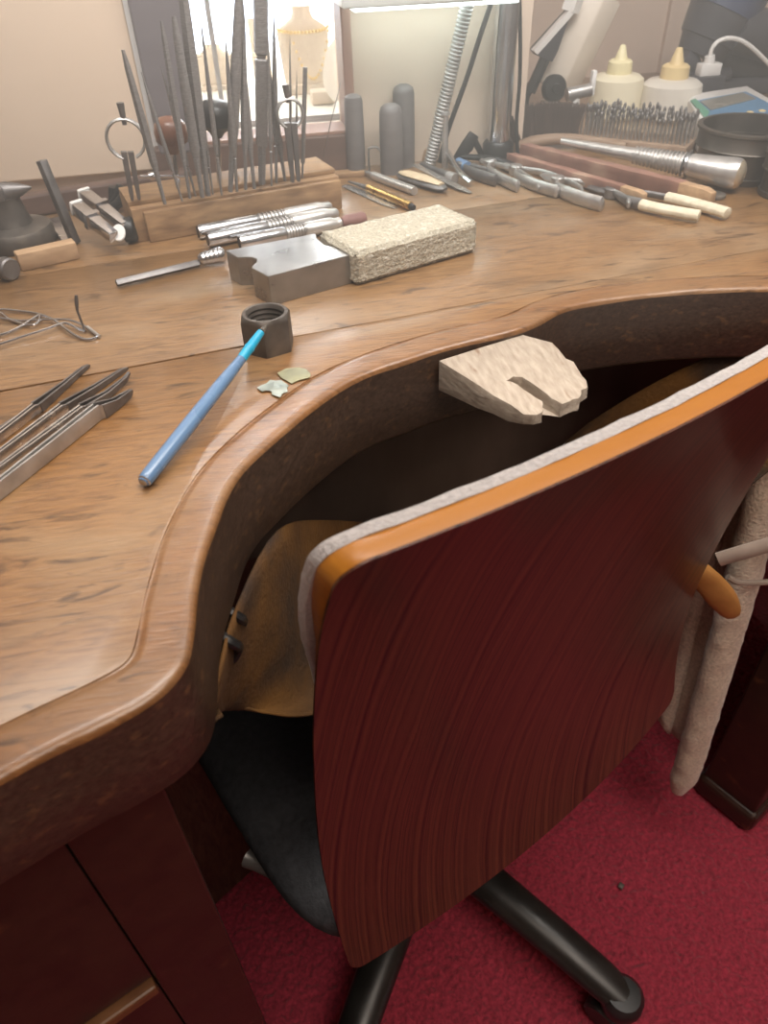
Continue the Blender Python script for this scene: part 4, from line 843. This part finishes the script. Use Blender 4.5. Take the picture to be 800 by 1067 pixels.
a = at(466, 158, HD + 0.018); b = at(478, 178, HD + 0.012); c = at(491, 190, HD + 0.006)
tag(obj('chrome_lever', MB().tube(smoothline([a, b, c], 5), 0.0042, 10, True, 0.6), chrome), 'bright chrome lever lying across the steel rod end', 'lever')
a = at(478, 163, HD + 0.008); b = at(515, 166, HD + 0.008); c = at(540, 175, HD + 0.004)
tag(obj('dark_bar', MB().tube(smoothline([a, b, c], 5), 0.006, 10, True, 0.6, up=(0, 0, 1)), black_pl), 'dark bar with a rounded end in front of the lamp post', 'bar')

# ------------------------------------------------------------------ leather sticks, mandrel, brush
def leatherstick(p0, p1, z, wd, label, worn=True):
    a = at(*p0, HD + z); b = at(*p1, HD + z); t = T('leather_stick', label, 'buff stick', (a.x, a.y, HD), 'leather-wrapped buff sticks'); d_ = (b - a).normalized()
    mb = MB(); mb.tube([lerp(a, b, q) for q in (0, .02, .2, .4, .6, .8, .86)], [wd * .9, wd, wd, wd * 1.02, wd, wd * 1.02, wd], 4, True, 0.85, up=Vector((0, 0, 1)) + Vector((-d_.y, d_.x, 0)))
    bmesh.ops.subdivide_edges(mb.bm, edges=mb.bm.edges, cuts=2, use_grid_fill=True); mb.jitter(0.0012, 70); obj('wrap', mb, leatherwrap, t, bevel=0.0012)
    obj('wood_end', MB().tube([lerp(a, b, q) for q in (.85, .96, 1.0)], [wd * .93, wd * .9, wd * .6], 4, True, 0.85, up=Vector((0, 0, 1)) + Vector((-d_.y, d_.x, 0))), palewood, t, bevel=0.0012)
    return t
leatherstick((546, 157), (743, 206), 0.0125, 0.0140, 'upper red leather-wrapped stick with a worn wooden end')
leatherstick((531, 165), (672, 206), 0.0085, 0.0105, 'lower slimmer red leather-wrapped stick behind the pliers')
m0 = at(585, 147, HD + 0.030); m1 = at(776, 183, HD + 0.0195); dm = (m1 - m0).normalized(); Lm = ln(m0, m1)
md = T('ring_mandrel', 'silver ribbed ring mandrel with a polished handle', 'mandrel', (m1.x, m1.y, HD))
obj('shaft', MB().lathe([(0.004, 0), (0.0075, Lm * 0.4), (0.0082, Lm * 0.45)], m0, dm, 18), alu, md)
pr = []
for k in range(14):
    z = Lm * (0.42 + 0.02 * k); r = 0.0098 + 0.00024 * k; pr += [(r * 0.78, z), (r, z + 0.0014), (r, z + Lm * 0.011), (r * 0.78, z + Lm * 0.0155)]
obj('ribbed_sleeve', MB().lathe(pr, m0, dm, 24), alu, md)
obj('flange', MB().lathe([(0.0125, Lm * 0.70), (0.0155, Lm * 0.705), (0.0155, Lm * 0.717), (0.0115, Lm * 0.725)], m0, dm, 28), chrome, md)
obj('handle', MB().lathe([(0.0122, Lm * 0.72), (0.0132, Lm * 0.75), (0.0150, Lm * 0.86), (0.0166, Lm * 0.93), (0.0164, Lm * 0.955), (0.0155, Lm * 0.97)], m0, dm, 28), alu, md)
obj('end_cap', MB().lathe([(0.0156, Lm * 0.968), (0.0130, Lm * 0.984), (0.008, Lm * 0.996), (0.0025, Lm * 1.0), (0.0025, Lm * 0.995)], m0, dm, 28), gold_c, md)
bc = smoothline([at(536, 154, HD + 0.008), at(552, 148, HD + 0.010), at(585, 144.5, HD + 0.012), at(622, 147, HD + 0.012), at(652, 152, HD + 0.010)], 8)
bb_ = T('bench_brush', 'curved wooden bench brush with dark upright bristles', 'brush', (bc[0].x, bc[0].y, HD))
obj('handle', MB().tube(bc, [0.0045 + 0.0035 * math.sin(PI * min(1, 0.15 + i / len(bc))) for i in range(len(bc))], 12, True, 0.9, up=(0, 0, 1)), brushwood, bb_)
mb = MB(); rnd = random.Random(3)
for i in range(1300):
    q = rnd.random(); p = samp(bc, q * 0.60) + Vector((rnd.uniform(-.006, .006), rnd.uniform(0, .012), 0.001)); lean = (q - 0.72) * 0.026
    tpt = p + Vector((lean + rnd.uniform(-.003, .003), rnd.uniform(-.002, .008), 0.028 + 0.012 * math.sin(PI * min(1, q * 0.6 + 0.15)) + rnd.uniform(-.003, .003)))
    mb.tube([p, tpt], [0.0006, 0.0004], 3, False)
tag(obj('bristles', mb, brist_m, bb_), kind='stuff')

# ------------------------------------------------------------------ bur stand
s0 = at(601, 143, HD + 0.012); s1 = at(716, 155, HD + 0.012); ds = (s1 - s0).normalized(); ns_ = Vector((-ds.y, ds.x, 0)); Ls = ln(s0, s1)
c = (s0 + s1) / 2 + ns_ * 0.026
bs_ = T('bur_stand', 'low brown wooden stand holding rows of steel burs', 'stand', (c.x, c.y, HD)); angs = math.atan2(ds.y, ds.x)
obj('base', MB().box((c.x, c.y, HD + 0.007), (Ls, 0.058, 0.014), angs), brushwood, bs_, bevel=0.0015)
proto = None; rnd = random.Random(5)
for r_ in range(5):
    for k in range(27):
        p = s0 + ds * (Ls * (k + 0.5 + 0.45 * (r_ % 2)) / 27.6) + ns_ * (0.005 + 0.0115 * r_); p.z = HD + 0.0143
        if proto is None:
            proto = thing('bur', 'tiny steel bur standing in the crowded bur stand', 'bur', (0, 0, 0), 'burs in the wooden stand')
            obj('shank', MB().tube([(0, 0, 0), (0, 0, 0.026)], 0.0011, 6), steel, proto); obj('head', MB().lathe([(0.0009, 0.025), (0.0016, 0.027), (0.0021, 0.030), (0.0015, 0.033), (0, 0.0345)], n=8), steel_d, proto)
            o = proto
        else: o = copy_tree(proto)
        o.location = p; o.rotation_euler = (rnd.uniform(-.05, .05), rnd.uniform(-.05, .05), 0); sc_ = rnd.uniform(.8, 1.12); o.scale = (1, 1, sc_)

# ------------------------------------------------------------------ bottles, tins, scale, microscope, arm
def bottle(u, vt, vs, vc0, vc1, wpx, Y, label, mb_, mc):
    x = atY(u, vs + 20, Y).x; zt_ = atY(u, vt, Y).z - HD; zs = atY(u, vs, Y).z - HD; z0 = atY(u, vc1, Y).z - HD; z1 = atY(u, vc0, Y).z - HD; r = wpx / 760 * math.sqrt(x * x + Y * Y) * 0.47
    b = T('squeeze_bottle', label, 'bottle', (x, Y, HD), 'squeeze bottles'); a = (x, Y, HD)
    obj('body', MB().lathe([(r * .9, 0), (r, 0.004), (r, zs - 0.012), (r * .97, zs - 0.002), (r * .80, zs + (z0 - zs) * 0.55), (r * .5, z0 - 0.001), (r * .40, z0)], a, n=32, flat=1.0), mb_, b)
    obj('cap', MB().lathe([(r * .46, z0 - 0.001), (r * .47, z0 + 0.001), (r * .45, z1 - 0.003), (r * .36, z1)], a, n=24), mc, b)
    obj('nozzle', MB().lathe([(r * .26, z1 - 0.001), (r * .22, z1 + 0.003), (r * .10, zt_ - 0.001), (r * .06, zt_)], a, n=16), mc, b)
    return b, r, zs
bottle(641, 47, 80, 62, 76, 48, 1.16, 'left squeeze bottle, cream with a yellowish nozzle', bottle_m, cap_y)
bottle(697, 50, 86, 67, 81, 54, 1.13, 'right squeeze bottle, clear plastic with an amber cap', bottle_w, cap_m)
p = at(599, 112); p = Vector((p.x * 0.88, 1.06, HD)); p.x = atY(600, 100, 1.06).x
vl = T('valve', 'small grey plastic fitting behind the bur stand', 'fitting', p); z_ = atY(600, 98, 1.06).z
obj('stem', MB().cyl(p, (p.x, p.y, z_), 0.006, n=12), white_pl, vl); obj('barrel', MB().cyl((p.x - 0.014, p.y, z_), (p.x + 0.02, p.y, z_ + 0.004), 0.0085, n=14), steel, vl); obj('tab', MB().box((p.x + 0.022, p.y, z_ + 0.012), (0.006, 0.008, 0.03)), white_pl, vl, bevel=0.001)
def tin(u, v, r, vt, label, bands):
    p = at(u, v); h = atY(u, vt, p.y).z - HD; t = T('round_tin', label, 'tin', p, 'round grey tins')
    obj('body', MB().lathe([(r * .9, 0), (r * .92, 0.002), (r * .92, h * 0.12), (r * .88, h * 0.14), (r * .88, h * 0.62), (r * .84, h * .62), (r * .84, 0.004), (0.0, 0.004)], p, n=40), tin_m, t)
    obj('rim_band', MB().lathe([(r * .885, h * .58), (r * .95, h * .585), (r * .97, h * .61), (r * .95, h * .64), (r * .95, h * .9), (r, h * .93), (r, h * .98), (r * .96, h), (r * .90, h * .99), (r * .89, h * .7), (r * .885, h * .58)], p, n=40), tin_m, t)
    return t
tin(770, 181, 0.060, 130, 'wide open round grey tin behind the ring mandrel', 1)
tin(826, 203, 0.041, 158, 'small round grey tin at the right edge of the bench', 1)
c = at(757, 207); 
tag(obj('steel_disc', MB().lathe([(0.015, 0), (0.0155, 0.001), (0.015, 0.003), (0.012, 0.0035)], (c.x - 0.012, c.y + 0.012, HD), n=24), iron), 'flat dark disc lying under the mandrel handle', 'disc')
SZ = HD + 0.035
sc_ = T('digital_scale', 'white digital scale with blue keypad and grey screen', 'scale', at(770, 125))
pol = lambda px, z0, z1: MB().prism([(q.x, q.y) for q in (at(u, v, SZ) for u, v in px)][::-1], z0, z1)
obj('case', pol([(717, 104), (724, 97), (779, 89), (822, 113), (828, 129), (733, 130)], HD, SZ), white_pl, sc_, bevel=0.003)
kp = obj('keypad', pol([(722, 106), (777, 96), (812, 114), (818, 127), (736, 123)], SZ - 0.001, SZ + 0.001), blue_panel, sc_)
obj('screen', pol([(729, 107), (773, 98), (787, 104), (740, 116)], SZ + 0.0005, SZ + 0.002), lcd_m, kp)
obj('side_stripe', pol([(719, 106), (724, 104), (739, 118), (735, 125)], SZ - 0.0005, SZ + 0.0018), green_pl, kp)
for u, v in ((768, 119.5), (781, 117.5), (794, 116)): q = at(u, v, SZ + 0.0008); obj('button', MB().lathe([(0.0045, 0), (0.0045, 0.0012), (0.003, 0.0018)], q, n=14), cap_m, kp)
MY = 1.24
base = Vector((atY(765, 90, MY).x, MY, HD))
mc = T('microscope', 'dark grey microscope with a thick slanted tube behind the scale', 'microscope', base)
obj('foot', MB().box((base.x + 0.06, MY + 0.05, HD + 0.0125), (0.20, 0.14, 0.024)), machine_m, mc, bevel=0.006)
obj('body', MB().tube([atY(742, 58, MY + .02), atY(790, 70, MY + .02), atY(830, 78, MY + .02)], [0.030, 0.034, 0.034], 8, True, 0.9), machine_m, mc, bevel=0.004)
obj('support', MB().cyl((base.x + 0.04, MY + 0.05, HD + 0.02), (base.x + 0.04, MY + 0.04, atY(780, 70, MY).z), 0.03), machine_m, mc)
ta = atY(728, 58, MY); tb = atY(766, -14, MY); tb2 = atY(752, 12, MY)
obj('tube', MB().tube([ta, lerp(ta, tb2, 0.35), lerp(ta, tb2, 0.36), tb2], [0.036, 0.042, 0.045, 0.052], 28), machine_m, mc)
obj('collar', MB().tube([tb2, tb], [0.054, 0.055], 28), machine_b, mc)
obj('lens_cone', MB().tube([atY(711, 58, MY - .01), atY(716, 64, MY - .01), atY(728, 76, MY - .01)], [0.014, 0.018, 0.010], 18), machine_m, mc)
obj('red_ring', MB().cyl(atY(719, 40, MY), atY(724, 34, MY), 0.012), red_pl, mc)
obj('side_tube', MB().tube([atY(764, 28, MY - .02), atY(820, 44, MY - .02)], [0.034, 0.034], 24), machine_m, mc)
obj('ledge', MB().tube([atY(714, 80, MY - .02), atY(760, 76, MY - .02)], 0.008, 8), machine_m, mc)
pg = T('plug', 'white plug with a thin white cable in front of the microscope', 'plug', (base.x - 0.05, MY - 0.06, HD)); PY_ = MY - 0.065
obj('plug_body', MB().box(atY(738, 72, PY_), (0.034, 0.018, 0.017)), white_pl, pg, bevel=0.002)
obj('plug_neck', MB().cyl(atY(738.5, 70, PY_), atY(739.5, 58, PY_), 0.0085, 0.0075), white_pl, pg)
obj('cable', MB().tube(smoothline([atY(739.5, 60, PY_), atY(742, 50, PY_), atY(750, 42, PY_), atY(764, 40, PY_), atY(780, 47, PY_), atY(800, 66, PY_), atY(820, 90, PY_)], 6), 0.0032, 8), white_pl, pg)
obj('stand_block', MB().box((atY(738, 72, PY_).x, PY_, (HD + atY(738, 78, PY_).z) / 2), (0.05, 0.03, atY(738, 78, PY_).z - HD)), machine_m, pg, bevel=0.002)
AY = 1.2
ar = Vector((atY(571, 118, AY).x, AY, HD)); am = T('swing_arm', 'cream swing arm with black pivot knob and black clamp', 'arm', ar)
obj('foot', MB().lathe([(0.022, 0), (0.022, 0.006), (0.018, 0.010), (0.013, 0.012), (0.013, atY(571, 104, AY).z - HD)], ar, n=24), white_pl, am)
a = atY(580, 92, AY); b = atY(627, -8, AY); a2 = lerp(a, b, -0.02)
obj('beam', MB().tube([a2, b], [0.036, 0.036], 4, True, 0.5, up=(0, 1, 0)), cream_pl, am, bevel=0.003)
kc = atY(576, 92, AY - 0.02); obj('knob', MB().lathe([(0.015, -0.002), (0.0185, 0), (0.0185, 0.008), (0.016, 0.011), (0.007, 0.012), (0.006, 0.016), (0, 0.016)], kc, (0.0, -1, 0.15), 24), black_pl, am)
bk = [atY(*q, AY - 0.02) for q in ((594, 11), (556, 53), (560, 58), (574, 64), (580, 52))]
obj('bracket', MB().loft([[p + Vector((0, -0.006, 0)) for p in bk], [p + Vector((0, 0.02, 0)) for p in bk]]), machine_m, am, bevel=0.001)
tpb = [atY(*q, AY - 0.028) for q in ((596, 8), (556, 53), (560, 57), (600, 12))]
obj('bracket_face', MB().loft([[p for p in tpb], [p + Vector((0, 0.012, 0)) for p in tpb]]), white_pl, am)
obj('upper_bracket', MB().tube([atY(594, 12, AY - .02), atY(600, -6, AY - .02)], 0.014, 4, True, 0.7), white_pl, am)
obj('lower_link', MB().tube([atY(568, 60, AY - .018), atY(552, 96, AY - .018)], 0.008, 6), black_pl, am)
obj('hose', MB().tube(smoothline([atY(552, 94, AY - .018), atY(548, 104, AY - .018), atY(549, 116, AY - .018), Vector((atY(550, 120, AY).x, AY - .02, HD + 0.004))], 5), 0.005, 8), black_pl, am)

# ------------------------------------------------------------------ added scattering volume that imitates veiling glare of the lens
hz_m = bpy.data.materials.new('glare_veil'); hz_m.use_nodes = True; nt = hz_m.node_tree; nt.nodes.remove(nt.nodes['Principled BSDF'])
vs = nt.nodes.new('ShaderNodeVolumeScatter'); vs.inputs['Color'].default_value = (1, 0.97, 0.93, 1); vs.inputs['Density'].default_value = 0.85; vs.inputs['Anisotropy'].default_value = 0.35
nt.links.new(vs.outputs[0], nt.nodes['Material Output'].inputs['Volume'])
hz_o = obj('haze', MB().box((0.2, 0.73, 1.36), (1.9, 0.56, 0.80)), hz_m, smooth=False)
tag(hz_o, 'added haze volume imitating lens glare over the bench', None, kind='structure')
